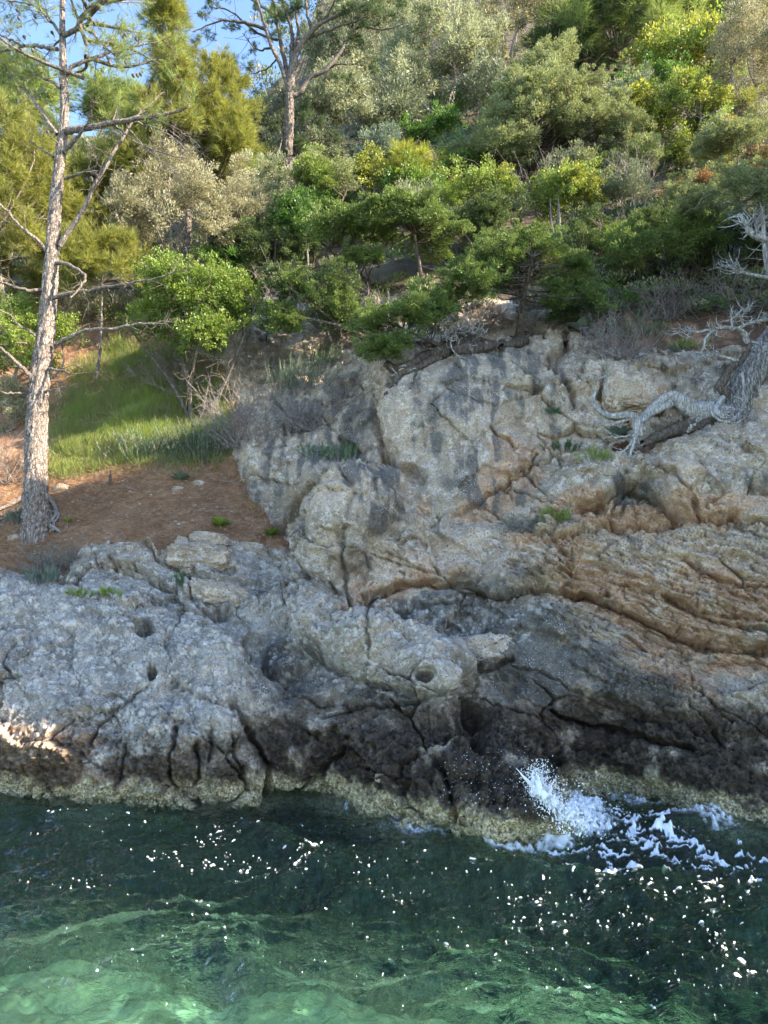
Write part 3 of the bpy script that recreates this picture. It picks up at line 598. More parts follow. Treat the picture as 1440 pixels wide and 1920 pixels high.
WP = np.stack([X, Yw, WZ], -1)
nx_, ny_ = len(wx), len(wy)
fi = (np.arange(ny_ - 1)[:, None] * nx_ + np.arange(nx_ - 1)[None])
FW = np.stack([fi, fi + 1, fi + nx_ + 1, fi + nx_], -1).reshape(-1, 4)
# close the body of water: rim down to a deep floor below the seabed
rim = np.concatenate([np.arange(nx_), np.arange(1, ny_) * nx_ + nx_ - 1, (ny_ - 1) * nx_ + np.arange(nx_ - 2, -1, -1), np.arange(ny_ - 2, 0, -1) * nx_])
WPf = WP.reshape(-1, 3); low = WPf[rim].copy(); low[:, 2] = -8.0; nb = len(WPf); nr = len(rim); cen = np.array([[0, 0, -8.0]])
jr = np.arange(nr); kr = (jr + 1) % nr
FS = np.stack([rim[jr], nb + jr, nb + kr, rim[kr]], -1); FBt = np.stack([nb + jr, np.full(nr, nb + nr), np.full(nr, nb + nr), nb + kr], -1)
me = bpy.data.meshes.new('sea'); allV = np.concatenate([WPf, low, cen]); quads = np.concatenate([FW, FS]); tris = np.stack([nb + kr, nb + jr, np.full(nr, nb + nr)], -1)
loops = np.concatenate([quads.ravel(), tris.ravel()]).astype(np.int32); starts = np.concatenate([np.arange(len(quads)) * 4, quads.size + np.arange(len(tris)) * 3]).astype(np.int32)
me.vertices.add(len(allV)); me.vertices.foreach_set('co', allV.astype(np.float32).ravel()); me.loops.add(len(loops)); me.loops.foreach_set('vertex_index', loops); me.polygons.add(len(starts)); me.polygons.foreach_set('loop_start', starts); me.update(calc_edges=True)
sm = np.zeros(len(starts), bool); sm[:len(FW)] = True; me.polygons.foreach_set('use_smooth', sm)
ff_ = np.concatenate([foam.ravel(), np.zeros(nr + 1, np.float32)]); add_attr(me, 'foam', np.stack([ff_, ff_, ff_], -1))
def sea_material():
    t = NT('clear_green_seawater'); p = t.pos()
    mp = t.n('ShaderNodeMapping'); t.l(p, mp.inputs[0]); mp.inputs['Scale'].default_value = (.75, 1.5, 1)
    n1 = t.noise(7, 4, .6, mp.outputs[0], .6); n2 = t.noise(26, 3, .55, mp.outputs[0], .4)
    nrm = t.bump(t.math('ADD', n1, t.math('MULTIPLY', n2, .30)), .8, .07)
    fr = t.n('ShaderNodeFresnel'); fr.inputs['IOR'].default_value = 1.33; t.l(nrm, fr.inputs['Normal'])
    gl = t.n('ShaderNodeBsdfGlossy'); gl.inputs['Roughness'].default_value = .03; t.l(nrm, gl.inputs['Normal'])
    tr = t.n('ShaderNodeBsdfTransparent'); tr.inputs[0].default_value = (1, 1, 1, 1)
    rf = t.n('ShaderNodeBsdfRefraction'); rf.inputs['Color'].default_value = (1, 1, 1, 1); rf.inputs['Roughness'].default_value = .02; rf.inputs['IOR'].default_value = 1.33; t.l(nrm, rf.inputs['Normal'])
    m0 = t.n('ShaderNodeMixShader'); m0.inputs[0].default_value = .45; t.l(tr.outputs[0], m0.inputs[1]); t.l(rf.outputs[0], m0.inputs[2])
    df = t.n('ShaderNodeBsdfDiffuse'); df.inputs[0].default_value = (.035, .11, .08, 1); t.l(nrm, df.inputs['Normal'])
    m1 = t.n('ShaderNodeMixShader'); m1.inputs[0].default_value = .045; t.l(m0.outputs[0], m1.inputs[1]); t.l(df.outputs[0], m1.inputs[2])
    m2 = t.n('ShaderNodeMixShader'); t.l(fr.outputs[0], m2.inputs[0]); t.l(m1.outputs[0], m2.inputs[1]); t.l(gl.outputs[0], m2.inputs[2])
    f = t.attr('foam').outputs['Fac']; fine = t.noise(120, 3, .65, p)
    ff = t.ramp(t.math('ADD', f, t.math('MULTIPLY', t.math('SUBTRACT', fine, .5), 1.0)), .22, .95, 0, .92)
    fo = t.n('ShaderNodeBsdfDiffuse'); fo.inputs[0].default_value = (.88, .88, .88, 1)
    m3 = t.n('ShaderNodeMixShader'); t.l(ff, m3.inputs[0]); t.l(m2.outputs[0], m3.inputs[1]); t.l(fo.outputs[0], m3.inputs[2])
    va = t.n('ShaderNodeVolumeAbsorption'); va.inputs['Color'].default_value = (.30, .86, .66, 1); va.inputs['Density'].default_value = .40; t.l(va.outputs[0], t.out.inputs['Volume'])
    return t.done(m3.outputs[0])
tag(obj('sea', me, sea_material()), 'clear green sea with small waves and lacy foam', None, None, 'structure')
# seabed: pale sand with dark weedy rocks
bxs = np.concatenate([np.linspace(-90, -7, 12)[:-1], np.linspace(-7, 7, 220), np.linspace(7, 90, 12)[1:]]); bys = np.concatenate([np.linspace(-60, 0, 10)[:-1], np.linspace(0, 9, 150), [16.0]])
BX, BY = np.meshgrid(bxs, bys); bq = np.stack([BX, BY, 0 * BX], -1)
bn = fbm(bq * .55, 4, 121); br = fbm(bq * 1.3 + 3, 4, 122, .55, True)
shal = sstep(1.3, .25, np.hypot((BX + 1.6) / 4.6, (BY - 4.6) / 3.0))
nearc = sstep(5.6, 6.9, BY + .12 * BX); BZ = -1.8 + .85 * shal - .5 * sstep(.8, 3, BX) - .8 * nearc + .22 * bn + .20 * np.clip(br - .4, 0, 1)
rockw = np.clip(sstep(.88, 1.05, br + .35 * bn) * .75 + nearc, 0, 1)
fi = (np.arange(len(bys) - 1)[:, None] * len(bxs) + np.arange(len(bxs) - 1)[None]); FB = np.stack([fi, fi + 1, fi + len(bxs) + 1, fi + len(bxs)], -1).reshape(-1, 4)
me = mesh_np('seabed', np.stack([BX, BY, BZ], -1).reshape(-1, 3), FB); add_attr(me, 'zone', np.stack([rockw, rockw, rockw], -1).reshape(-1, 3))
def seabed_material():
    t = NT('sand_and_weed'); p = t.pos(); z = t.attr('zone').outputs['Fac']; n = t.noise(5, 5, .6, p, .5)
    sand = t.mix(t.ramp(n, .3, .7), (.52, .55, .38), (.85, .86, .66))
    return t.done(t.principled(t.mix(z, sand, t.mix(n, (.03, .06, .04), (.08, .13, .07))), .9, .1))
tag(obj('seabed', me, seabed_material()), 'pale sandy seabed with dark weedy rocks', None, None, 'structure')

# foam flecks: small domes of froth floating on the swell
R = np.random.default_rng(41)
FL = []   # u, v, spread u, spread v, slope, count, size px
for a in [(400,1585,70,14,-.1,26,7),(470,1635,120,22,0,60,7),(560,800,110,14,.05,36,7),(300,1625,60,12,0,22,7),(640,1630,120,30,0,40,5),(360,1720,60,14,0,14,7),(100,1670,120,16,0,24,5),(430,1570,40,6,0,10,9),(590,1597,25,6,-.4,9,9),(500,1650,30,8,0,8,10),
          (1000,1690,130,26,.05,60,6),(880,1640,60,14,-.2,16,7),(1190,1670,120,34,.1,60,8),(1060,1730,90,34,0,45,7),(1180,1740,60,20,.1,25,7),(1370,1790,60,36,.5,42,9),(1290,1700,110,26,.2,40,9),(1100,1850,80,36,0,20,7),(950,1790,120,30,0,24,5),(1380,1690,70,22,.15,24,10),
          (1250,1800,160,60,0,34,4),(720,1800,320,90,0,46,4),(250,1800,240,90,0,30,4),(700,1560,600,40,0,70,4),(1150,1880,200,40,0,26,4),(740,1690,60,14,0,16,4),(1330,1860,60,40,0,16,6),(200,1560,160,40,0,36,4)]:
    cu, cv, su, sv, sl, n, sz = a; n = int(n * (.6 if cu > 900 else .85)); sz *= .66
    du = R.normal(size=n) * su * .6
    FL += list(zip(cu + du, cv + sl * du + R.normal(size=n) * sv * .6, np.minimum(sz * .5 * R.lognormal(-.55, .7, n), sz * .85)))
FL = np.array([f for f in FL if f[1] < 1915 and f[1] > 1530])
fy = Ywater(FL[:, 1]); fp = P(FL[:, 0], FL[:, 1], fy); nfl = len(fp)
rad = FL[:, 2] / FPX * fy * .62; th = np.arange(9) / 9 * 2 * math.pi; rot = R.normal(size=nfl) * .35; asp = R.uniform(1.4, 5.5, nfl)
rr = rad[:, None] * (1 + .35 * np.sin(2 * th + R.uniform(0, 6, nfl)[:, None]) + .22 * np.sin(3 * th + R.uniform(0, 6, nfl)[:, None]) + .05 * R.normal(size=(nfl, 9)))
lx = rr * np.cos(th) * np.sqrt(asp)[:, None]; ly = rr * np.sin(th) / np.sqrt(asp)[:, None] * 1.3
ox = fp[:, 0:1] + lx * np.cos(rot)[:, None] - ly * np.sin(rot)[:, None]; oy = fp[:, 1:2] + lx * np.sin(rot)[:, None] + ly * np.cos(rot)[:, None]
mx = fp[:, 0:1] + .55 * (ox - fp[:, 0:1]); my = fp[:, 1:2] + .55 * (oy - fp[:, 1:2])
oz = wave(ox, oy) - .004; mz = wave(mx, my) + .07 * rad[:, None] + .004; cz = wave(fp[:, 0], fp[:, 1]) + .09 * rad + .005
VF = np.concatenate([np.stack([ox, oy, oz], -1), np.stack([mx, my, mz], -1), np.stack([fp[:, 0], fp[:, 1], cz], -1)[:, None]], 1)
j = np.arange(9); k = (j + 1) % 9
f_ = np.vstack([np.stack([j, k, 9 + k], -1), np.stack([j, 9 + k, 9 + j], -1), np.stack([9 + j, 9 + k, np.full(9, 18)], -1)])
me = mesh_np('foam_flecks', VF.reshape(-1, 3), (np.arange(nfl)[:, None, None] * 19 + f_[None]).reshape(-1, 3))
t = NT('froth'); M_FOAM = t.done(t.principled(t.mix(t.ramp(t.noise(45, 3, .6, t.pos()), .3, .7), (.80, .80, .79), (.92, .92, .91)), .7, .3))
tag(obj('foam_flecks', me, M_FOAM), 'scattered white flecks of foam drifting on the green water', 'foam', None, 'stuff')
# breaking wave: tongues of thrown water, froth and droplets
g = Geo(); R = np.random.default_rng(43)
ysp = min(hit(a_, b_)[1] for a_, b_ in [(990, 1470), (1010, 1485), (1030, 1500), (1045, 1515)]) - .06
def tongue(bu, bv, tu, tv, Yb, w0, lean=0.0):
    n = 9; t_ = np.linspace(0, 1, n); pu = bu + (tu - bu) * t_ + np.cumsum(R.normal(size=n)) * 2.0 * t_; pv = bv + (tv - bv) * t_ + lean * np.sin(t_ * 3.14) * 4; yy = Yb + R.normal() * .03 + .05 * t_ * R.normal()
    p = P(pu, pv, yy); k_ = Yb / FPX; r = w0 * k_ * (1 - t_ ** 1.3) * (1 + .35 * R.normal(size=n)) + .002; tube(g, p, np.abs(r), 7, .35, seed=R.integers(99))
def drops(cu, cv, su, sv, Yb, n, smax=.006):
    p = P(R.normal(cu, su, n), R.normal(cv, sv, n), Yb + R.normal(size=n) * .08); s = R.uniform(.0015, smax, n) * R.uniform(.4, 1, n); sticks(g, p - np.array([0, 0, 1]) * s[:, None], p + np.array([0, 0, 1]) * s[:, None], s, s * .7, None, 4)
for bu, bv, tu, tv, n, w0 in [(1012,1490,1006,1440,16,6),(1018,1494,1016,1462,14,6),(1036,1508,1034,1486,14,7),(1070,1535,1074,1516,14,7),(1095,1548,1100,1532,12,6),(1014,1486,1011,1446,8,5),(1022,1490,1024,1456,8,4),(1030,1502,1030,1480,10,6),(1045,1516,1048,1496,12,7),(1060,1528,1062,1510,12,7),(1022,1496,1012,1476,8,5)]:
    for _ in range(int(n * .38)): tongue(bu + R.normal() * 6, bv + R.normal() * 3, tu + R.normal() * 11, tv + abs(R.normal()) * 16, ysp + R.normal() * .05, w0 * R.uniform(.25, .95), R.normal())
tq = R.uniform(0, 1, 800); mu = 1008 + 82 * tq + R.normal(size=800) * (5 + 16 * tq); mv = 1484 + 66 * tq + R.normal(size=800) * (4 + 9 * tq); mp_ = P(mu, mv, ysp + .02 + R.normal(size=800) * .06 - .25 * tq); ms = R.uniform(.002, .009, 800)
sticks(g, mp_ - np.array([0, 0, 1]) * ms[:, None], mp_ + np.array([0, 0, 1]) * ms[:, None], ms, ms * .6, None, 5)
drops(1008, 1458, 13, 15, ysp - .03, 900, .006); drops(1020, 1485, 16, 12, ysp - .03, 700, .007); drops(1045, 1500, 34, 20, ysp - .05, 520, .007); drops(1090, 1530, 40, 20, ysp - .2, 420, .006); drops(1110, 1540, 45, 14, 6.95, 380, .005); drops(1040, 1575, 60, 9, 6.65, 320, .005); drops(960, 1588, 50, 5, 6.55, 160, .004); drops(1001, 1560, 5, 8, 6.6, 40, .005); drops(760, 1552, 60, 6, 6.9, 120, .004); drops(1340, 1552, 60, 5, 7.1, 120, .004)
n = 260; cu = R.uniform(820, 990, n); cv = 1400 + R.uniform(0, 1, n) * 110; dp = np.array([hit(a, b) for a, b in zip(cu, cv)]) + np.array([0, -.03, .01])
s = R.lognormal(-6.2, .4, n); sticks(g, dp - np.array([0, 0, 1]) * s[:, None], dp + np.array([0, 0, 1]) * s[:, None], s, s, None, 4)
o = g.build('wave_splash', M_FOAM); tag(o, 'white wave splash breaking round the dark rock nose', 'splash', None, 'stuff')

# ------------------------------------------------------------------ vegetation
M_LEAF = leaf_material('broad_leaves', .45, .035, .5); M_OLIVE = leaf_material('olive_leaves', .4, .03, .55)
M_NEEDLE = leaf_material('pine_needles', .45, .02, .6); M_JUN = leaf_material('juniper_sprays', .38, .03, .6); M_GRASS = leaf_material('grass_blades', .5, .04, .5)
M_PINEBARK = bark_material('pine_bark', (.18, .142, .118), (.40, .335, .29), 30, .3, .9); M_DARKBARK = bark_material('dark_bark', (.075, .058, .046), (.17, .14, .115), 24, .3)
M_GREYBARK = bark_material('grey_bark', (.20, .17, .145), (.36, .32, .28), 30, .3); M_DEAD = bark_material('silvery_dead_wood', (.24, .22, .20), (.60, .575, .54), 40, .12, .6)
M_LIMB = bark_material('limb_bark', (.11, .09, .075), (.27, .225, .19), 30, .4)
M_TWIG = bark_material('dry_twigs', (.20, .165, .145), (.40, .345, .31), 30, .5)
PAL = {'pine': [(.245,.255,.055), (.34,.335,.085), (.165,.185,.045)], 'darkpine': [(0.073,0.114,0.049), (0.121,0.162,0.061), (0.049,0.082,0.036)], 'palepine': [(0.255,0.319,0.095), (0.361,0.404,0.128), (0.170,0.234,0.075)],
       'olive': [(0.288,0.312,0.194), (0.439,0.456,0.321), (0.177,0.203,0.101)], 'darkolive': [(0.155,0.182,0.118), (0.255,0.282,0.191), (0.091,0.118,0.064)], 'brownolive': [(0.321,0.304,0.186), (0.423,0.405,0.270), (0.236,0.203,0.126)],
       'mastic': [(.155,.235,.035), (.23,.31,.05), (.085,.145,.028)], 'juniper': [(.135,.20,.046), (.21,.275,.066), (.08,.125,.034)], 'palejuniper': [(0.255,0.293,0.122), (0.348,0.368,0.170), (0.160,0.189,0.085)], 'darkjuniper': [(0.086,0.128,0.041), (0.136,0.182,0.055), (0.057,0.084,0.027)],
       'yellow': [(0.304,0.328,0.054), (0.412,0.403,0.076), (0.183,0.228,0.045)], 'green': [(0.082,0.185,0.028), (0.139,0.246,0.036), (0.049,0.108,0.022)], 'lightgreen': [(0.219,0.293,0.055), (0.311,0.380,0.078), (0.137,0.207,0.039)], 'glaucous': [(0.156,0.215,0.163), (0.234,0.286,0.221), (0.104,0.143,0.104)], 'brown': [(0.264,0.138,0.060), (0.360,0.204,0.096), (0.156,0.090,0.048)]}
SPEC = {  # leaf kind, length, width, upward bias, flatten, material, clump size, bark
 'olive': ('leaf', .052, .0145, .7, .85, M_OLIVE, .30, M_GREYBARK), 'broad': ('leaf', .042, .025, .35, .85, M_LEAF, .26, M_GREYBARK),
 'juniper': ('leaf', .052, .0125, .45, .62, M_JUN, .27, M_DARKBARK), 'pine': ('needle', .125, .0065, .25, .9, M_NEEDLE, .30, M_PINEBARK)}
def colours(pal, n, R, clump_i=None, nc=1):
    p = np.array(PAL[pal]); w = R.dirichlet((2.2, 1.4, 1.4), n); c = w @ p
    if clump_i is not None: c = c * (R.uniform(.78, 1.22, nc)[clump_i])[:, None]
    return (c * R.uniform(.8, 1.2, n)[:, None]).astype(np.float32)
CLUMP_N = {'olive': 1000, 'broad': 760, 'juniper': 1500, 'pine': 110}
_clumps = {}
def clump_meshes(species, pal):
    """three leaf-clump meshes of radius 0.3 m for a kind of foliage; all clumps of that kind share them"""
    key = (species, pal)
    if key in _clumps: return _clumps[key]
    kind, L, W, up, flat, mat, _, _ = SPEC[species]; out = []
    for q in range(3):
        R = np.random.default_rng(abs(hash(species + pal)) % 1000 if False else sum(map(ord, species + pal)) * 3 + q); n = CLUMP_N[species]; g = Geo()
        NS = 18; sub = norm(R.normal(size=(NS, 3))) * R.uniform(.05, .36, (NS, 1)); si = R.integers(0, NS, n)      # sprays inside the clump
        d = norm(R.normal(size=(n, 3))); pos = (sub[si] + d * (R.uniform(.1, 1, n) ** .5 * R.uniform(.05, .12, NS)[si])[:, None]) * np.array([1, 1, flat])
        o = norm(norm(sub[si]) * .8 + d * .6); c = colours(pal, n, R, si, NS)
        if kind == 'leaf': leaves(g, pos, o * .8 + np.array([0, 0, up]) + R.normal(size=(n, 3)) * .45, L, W, c, R)
        else:
            k = 13; D = norm(o + np.array([0, 0, up + .25]) + R.normal(size=(n, 3)) * .3); D2 = norm(np.repeat(D, k, 0) + R.normal(size=(n * k, 3)) * .38)
            needles(g, np.repeat(pos, k, 0) + np.repeat(D, k, 0) * R.uniform(-.03, .04, n * k)[:, None], D2, L, W, np.repeat(c, k, 0) * R.uniform(.85, 1.15, n * k)[:, None].astype(np.float32), R)
        V = np.concatenate(g.v); me = mesh_np('leaf_clump', V, np.concatenate(g.f), False); add_attr(me, 'tint', np.concatenate(g.c)); me.materials.append(mat); out.append(me)
    _clumps[key] = out
    return out
def path_branch(g, a, b, r0, r1, R, bend=.12, n=6, sides=5):
    m = (a + b) / 2 + R.normal(size=3) * bend * np.linalg.norm(b - a); p = smooth_path([a, m, b], n); tube(g, p, np.linspace(r0, r1, n), sides)
    return p
def plant(name, label, cat, species, pal, u, v, ru, rv, Y, n, seed, clumps=34, clump_scale=1.0, stems=1, base_u=None, base=None, trunk_r=.06, bark=None, group=None, lscale=1.0, depth=1.0, mixpal=None, hollow=.45, shell_low=-.55, dead=0, blobs=None, dens=1.0):
    """a tree or bush: stems, boughs to every leaf clump, and a crown of separate leaves"""
    R = np.random.default_rng(seed); c = P(u, v, Y); k = np.linalg.norm(P(u + 1, v, Y) - c); rad = np.array([ru * k, (ru + rv) * .5 * k * depth, rv * k])
    spec = SPEC[species]; cr = spec[6] * clump_scale * lscale * .9
    blobs = [(c, rad, 1.0)] + [(P(bu, bv, Y + dy), np.array([bru * k, (bru + brv) * .5 * k * depth, brv * k]), 1.0) for bu, bv, bru, brv, dy in (blobs or [])]
    if base is None:
        bx = c[0] if base_u is None else P(base_u, v, Y)[0]
        base = np.array([bx, Y, min(ground(bx, Y), c[2] - .1) - .1])
    else: base = np.asarray(base, float)
    root = thing(name, label, cat, tuple(base), group)
    C = []; RR = []; cr = .315 * clump_scale * lscale * Y / 13.5
    for bc, br, _ in blobs:
        br = br * 1.16; per = int(np.clip(dens * 2.1 * (br[0] * br[2] + .5 * br[0] * br[1]) / cr ** 2, 5, 90)); nn = 0
        while nn < per:
            d = norm(R.normal(size=3))
            if d[2] < shell_low or (d[1] > .55 and R.uniform() < .6): continue
            r_ = cr * R.uniform(.7, 1.3); f = R.uniform(hollow, 1.0) ** .6 * (1 + .10 * R.normal())
            C.append(bc + d * np.maximum(br - r_ * .55, br * .3) * f); RR.append(r_); nn += 1
    C = np.array(C); RR = np.array(RR)
    gb = Geo(); bark = bark or spec[7]; tips = []
    for s in range(stems):
        ang = R.uniform(0, 6.28); off = np.array([math.cos(ang), math.sin(ang), 0]) * (trunk_r * 2.2 if stems > 1 else 0)
        bc, br, _ = blobs[s % len(blobs)]
        e = bc + off * 4 * (stems > 1) + np.array([R.normal() * br[0] * .25, R.normal() * br[1] * .25, -br[2] * R.uniform(.05, .4)])
        b0 = base + off; m1 = b0 + (e - b0) * .4 + R.normal(size=3) * .09 * np.linalg.norm(e - b0)
        p = smooth_path([b0, m1, e], 14); gt = Geo(); tube(gt, p, np.linspace(trunk_r, trunk_r * .4, 14), 9, .12, seed=seed + s)
        gt.build('trunk' if stems == 1 else 'stem', bark, root, base); tips.append(p)
    allp = np.concatenate([t_[4:] for t_ in tips])
    for i in range(len(C)):
        d = np.linalg.norm(allp - C[i], axis=1) + .25 * np.maximum(allp[:, 2] - C[i][2] + .1, 0); a = allp[np.argmin(d)]
        path_branch(gb, a, C[i], trunk_r * R.uniform(.18, .34), trunk_r * .06, R)
        for _ in range(2):
            q = a + (C[i] - a) * R.uniform(.45, .95); path_branch(gb, q, C[i] + R.normal(size=3) * RR[i] * .7, trunk_r * .10, .0025, R, n=4, sides=3)
    for _ in range(dead):
        a = allp[R.integers(len(allp))]; e = a + norm(R.normal(size=3) + np.array([0, -.3, -.2])) * R.uniform(.2, .55) * rad[0]
        path_branch(gb, a, e, trunk_r * .14, .002, R, .2)
    gb.build('branches', bark, root, base)
    crown = bpy.data.objects.new('crown', None); col.objects.link(crown); crown.parent = root; crown.location = tuple(c - base); crown.empty_display_size = .1
    for i in range(len(C)):
        p_ = mixpal[0] if mixpal and R.uniform() < mixpal[1] else pal
        o = bpy.data.objects.new('leaf_clump', clump_meshes(species, p_)[R.integers(3)]); col.objects.link(o); o.parent = crown; o.location = tuple(C[i] - c)
        o.rotation_euler = (R.normal() * .25, R.normal() * .25, R.uniform(0, 6.28)); sc_ = RR[i] / .30; o.scale = (sc_ * R.uniform(.9, 1.15), sc_, sc_ * R.uniform(.8, 1.1))
    return root

# --- the tall pine by the water, traced limb by limb
def traced_tree(name, label, cat, trunk_px, Y, limbs, bark, limb_bark, base_drop=.25, sides=20):
    pts = np.array([P(u, v, Y + dy) for u, v, w, dy in trunk_px]); k = np.array([np.linalg.norm(P(u + 1, v, Y + dy) - P(u, v, Y + dy)) for u, v, w, dy in trunk_px])
    rad = np.array([w for _, _, w, _ in trunk_px]) * .5 * k
    base = pts[0].copy(); root = thing(name, label, cat, tuple(base))
    q = smooth_path(np.c_[pts, rad * .82], 200); q = np.vstack([np.r_[q[0, :3] - np.array([0, 0, base_drop]), q[0, 3] * 1.18], q])
    g = Geo(); tube(g, q[:, :3], q[:, 3], 40, .2, seed=5); g.build('trunk', bark, root, base)
    out = []
    for lp, w0, w1, dys in limbs:
        pp = np.array([P(u, v, Y + dys * (i / (len(lp) - 1)) ** 1.2) for i, (u, v) in enumerate(lp)]); n = max(8, 5 * len(lp)); s = smooth_path(pp, n)
        j = np.random.default_rng(int(lp[0][0] * 7 + lp[-1][1])); s[1:-1] += j.normal(size=(n - 2, 3)) * .008
        r = np.linspace(w0, w1 * .7, n) * .42 * np.linalg.norm(P(721, 500, Y) - P(720, 500, Y)); out.append((s, r))
    return root, base, out
PY = 10.5
pine_limbs = [  # pixel path, start and end width px, depth change at the tip
 ([(125,245),(160,240),(205,232),(255,222),(300,216),(345,205),(358,178)],15,4,-.5),([(112,462),(135,425),(160,385),(178,345),(205,300),(225,270),(248,228),(275,200),(308,172)],12,4,.5),
 ([(121,285),(145,258),(162,235),(174,207)],10,3,-.4),([(167,222),(171,200),(175,178)],4,1.5,-.4),([(126,140),(140,122),(180,108),(210,96),(260,86),(325,68)],10,3,.3),([(195,90),(210,72),(221,57)],5,2,.3),
 ([(122,66),(145,52),(165,22),(200,0),(225,-30)],11,5,-.3),([(150,48),(175,65),(205,95),(225,110)],7,3,-.2),([(108,92),(70,86),(40,90),(0,98),(-50,110)],9,4,.3),([(45,86),(20,74),(0,66),(-40,60)],6,3,.3),([(116,66),(95,40),(75,10),(55,-20)],8,4,.4),([(95,42),(65,12),(20,2),(-20,-6)],5,2.5,.3),
 ([(108,252),(85,220),(60,185),(30,150),(0,115),(-40,85)],9,4,.6),([(114,165),(95,153),(70,142),(46,130)],7,3,.3),([(100,295),(75,278),(55,263)],5,2,.3),([(122,335),(150,325),(181,312)],7,4,-.4),
 ([(88,472),(70,450),(45,430),(18,402),(-10,372),(-40,350)],8,4,-.3),([(105,492),(130,497),(150,508),(160,520),(150,540),(132,558)],9,4,-.5),([(100,558),(140,548),(190,540),(240,532),(290,522),(328,510)],9,3.5,-.5),
 ([(86,542),(55,545),(25,538),(0,528),(-40,520)],8,5,-.3),([(100,648),(130,632),(165,618),(210,616),(260,608),(300,608),(325,602)],9,4,-.5),([(80,640),(60,625),(38,612),(20,592),(0,580)],7,3,-.3),([(66,724),(55,705),(35,685),(10,660),(-20,640)],11,7,-.4),
 ([(85,690),(115,695),(140,702)],6,3,-.3),([(80,735),(105,730),(128,724)],5,2,-.2),([(48,738),(20,737),(-20,736)],6,4,-.2),([(50,644),(28,643)],5,2,-.2),([(112,270),(60,230)],3,1.5,-.3),
 ([(250,228),(290,240),(330,262),(355,290)],4,2,-.6),([(240,240),(270,275),(300,300),(340,330)],4,2,-.6),([(280,222),(320,235),(360,262)],4,1.5,-.5),([(215,235),(235,250),(260,270),(300,285),(350,297)],5,2,-.5)]
trunk_px = [(68,995,56,0),(66,960,50,0),(67,900,46,.02),(69,800,42,.04),(74,720,39,.05),(87,620,34,.05),(93,540,30,.05),(98,470,28,.05),(104,380,24,.05),(113,290,20,.05),(121,210,17,.05),(119,140,15,.05),(117,60,12,.05),(117,-20,10,.05),(114,-160,7,.05),(112,-300,4,.05)]
root, base, limbs = traced_tree('pine_tree', 'tall slender pine with pale bark and bare side branches at the water', 'tree', trunk_px, PY, pine_limbs, M_PINEBARK, M_GREYBARK)
R = np.random.default_rng(61)
gl_, gt_, gn, gc = Geo(), Geo(), Geo(), Geo()
twig_ends = []
for i, (s, r) in enumerate(limbs):
    g1 = Geo(); tube(g1, s, r, 8, .1, seed=i); g1.build('branch', M_LIMB if i % 4 else M_PINEBARK, root, base)
    L = np.linalg.norm(np.diff(s, axis=0), axis=1).sum(); nt = int(L * (14 if 4 <= i <= 13 else 6))
    for _ in range(nt):
        f = R.integers(len(s) // 3, len(s)); d = norm(norm(s[min(f + 1, len(s) - 1)] - s[f - 1]) + R.normal(size=3) * .8); ln = R.uniform(.18, .55)
        e = s[f] + d * ln; m = (s[f] + e) / 2 + R.normal(size=3) * .05
        p = smooth_path([s[f], m, e], 5); tube(gt_, p, np.linspace(max(.004, r[f] * .35), .002, 5), 4)
        sub_ = [e]
        for _ in range(3):
            e2 = m + norm(d + R.normal(size=3) * .9) * ln * R.uniform(.3, .8); sticks(gt_, [m], [e2], .0035, .0015); sub_.append(e2)
        if s[f][2] > 7.9 and i in (0, 4, 5, 6, 7, 8, 9, 10, 11, 12, 13): twig_ends += [(x, d) for x in sub_]
    # extra crown limbs above the frame
for a in range(26):
    z = R.uniform(10.3, 13.4); th_ = R.uniform(0, 6.28); b0 = np.array([base[0] + .35, PY + .05, z]); e = b0 + np.array([math.cos(th_) * 1.7, math.sin(th_) * 1.5, R.uniform(-.1, .8)]) * R.uniform(.5, 1.1)
    p = path_branch(gl_, b0, e, .035, .006, R, .1, 8, 6)
    for _ in range(9):
        f = R.integers(3, 8); d = norm(e - b0 + R.normal(size=3)); x = p[f] + d * R.uniform(.1, .45); sticks(gt_, [p[f]], [x], .005, .002); twig_ends.append((x, d))
gl_.build('top_branches', M_LIMB, root, base); gt_.build('twigs', M_LIMB, root, base)
C = np.array([x for x, _ in twig_ends]); D_ = np.array([d for _, d in twig_ends]); n = len(C); k = 20
cc = colours('palepine', n, R); D2 = norm(np.repeat(D_, k, 0) * .9 + np.array([0, 0, .2]) + R.normal(size=(n * k, 3)) * .5)
needles(gn, np.repeat(C, k, 0) - np.repeat(D_, k, 0) * R.uniform(0, .10, n * k)[:, None], D2, .115, .005, np.repeat(cc, k, 0), R); gn.build('needles', M_NEEDLE, root, base, smooth=False)
def cone_at(g, p, s):
    zt = np.linspace(-1, 1, 6); rr = s * np.array([.2, .75, .9, .7, .4, .08]); tube(g, np.array([p + np.array([0.02 * z, 0, -z * s * 1.4]) for z in zt]), rr, 7, .2, seed=3)
conep = [(24,8),(33,20),(36,35),(46,70),(62,95),(40,95),(170,36),(178,45),(232,70),(203,110),(206,118),(250,142),(258,142),(264,140),(236,118),(235,66),(320,193),(66,32),(98,62),(256,74),(164,338),(172,336),(180,326),(306,270),(90,248)]
for u_, v_ in conep:
    g = Geo(); cone_at(g, P(u_, v_, PY - .2 + R.uniform(-.3, .3)), .028); g.build('cone', M_DARKBARK, root, base)
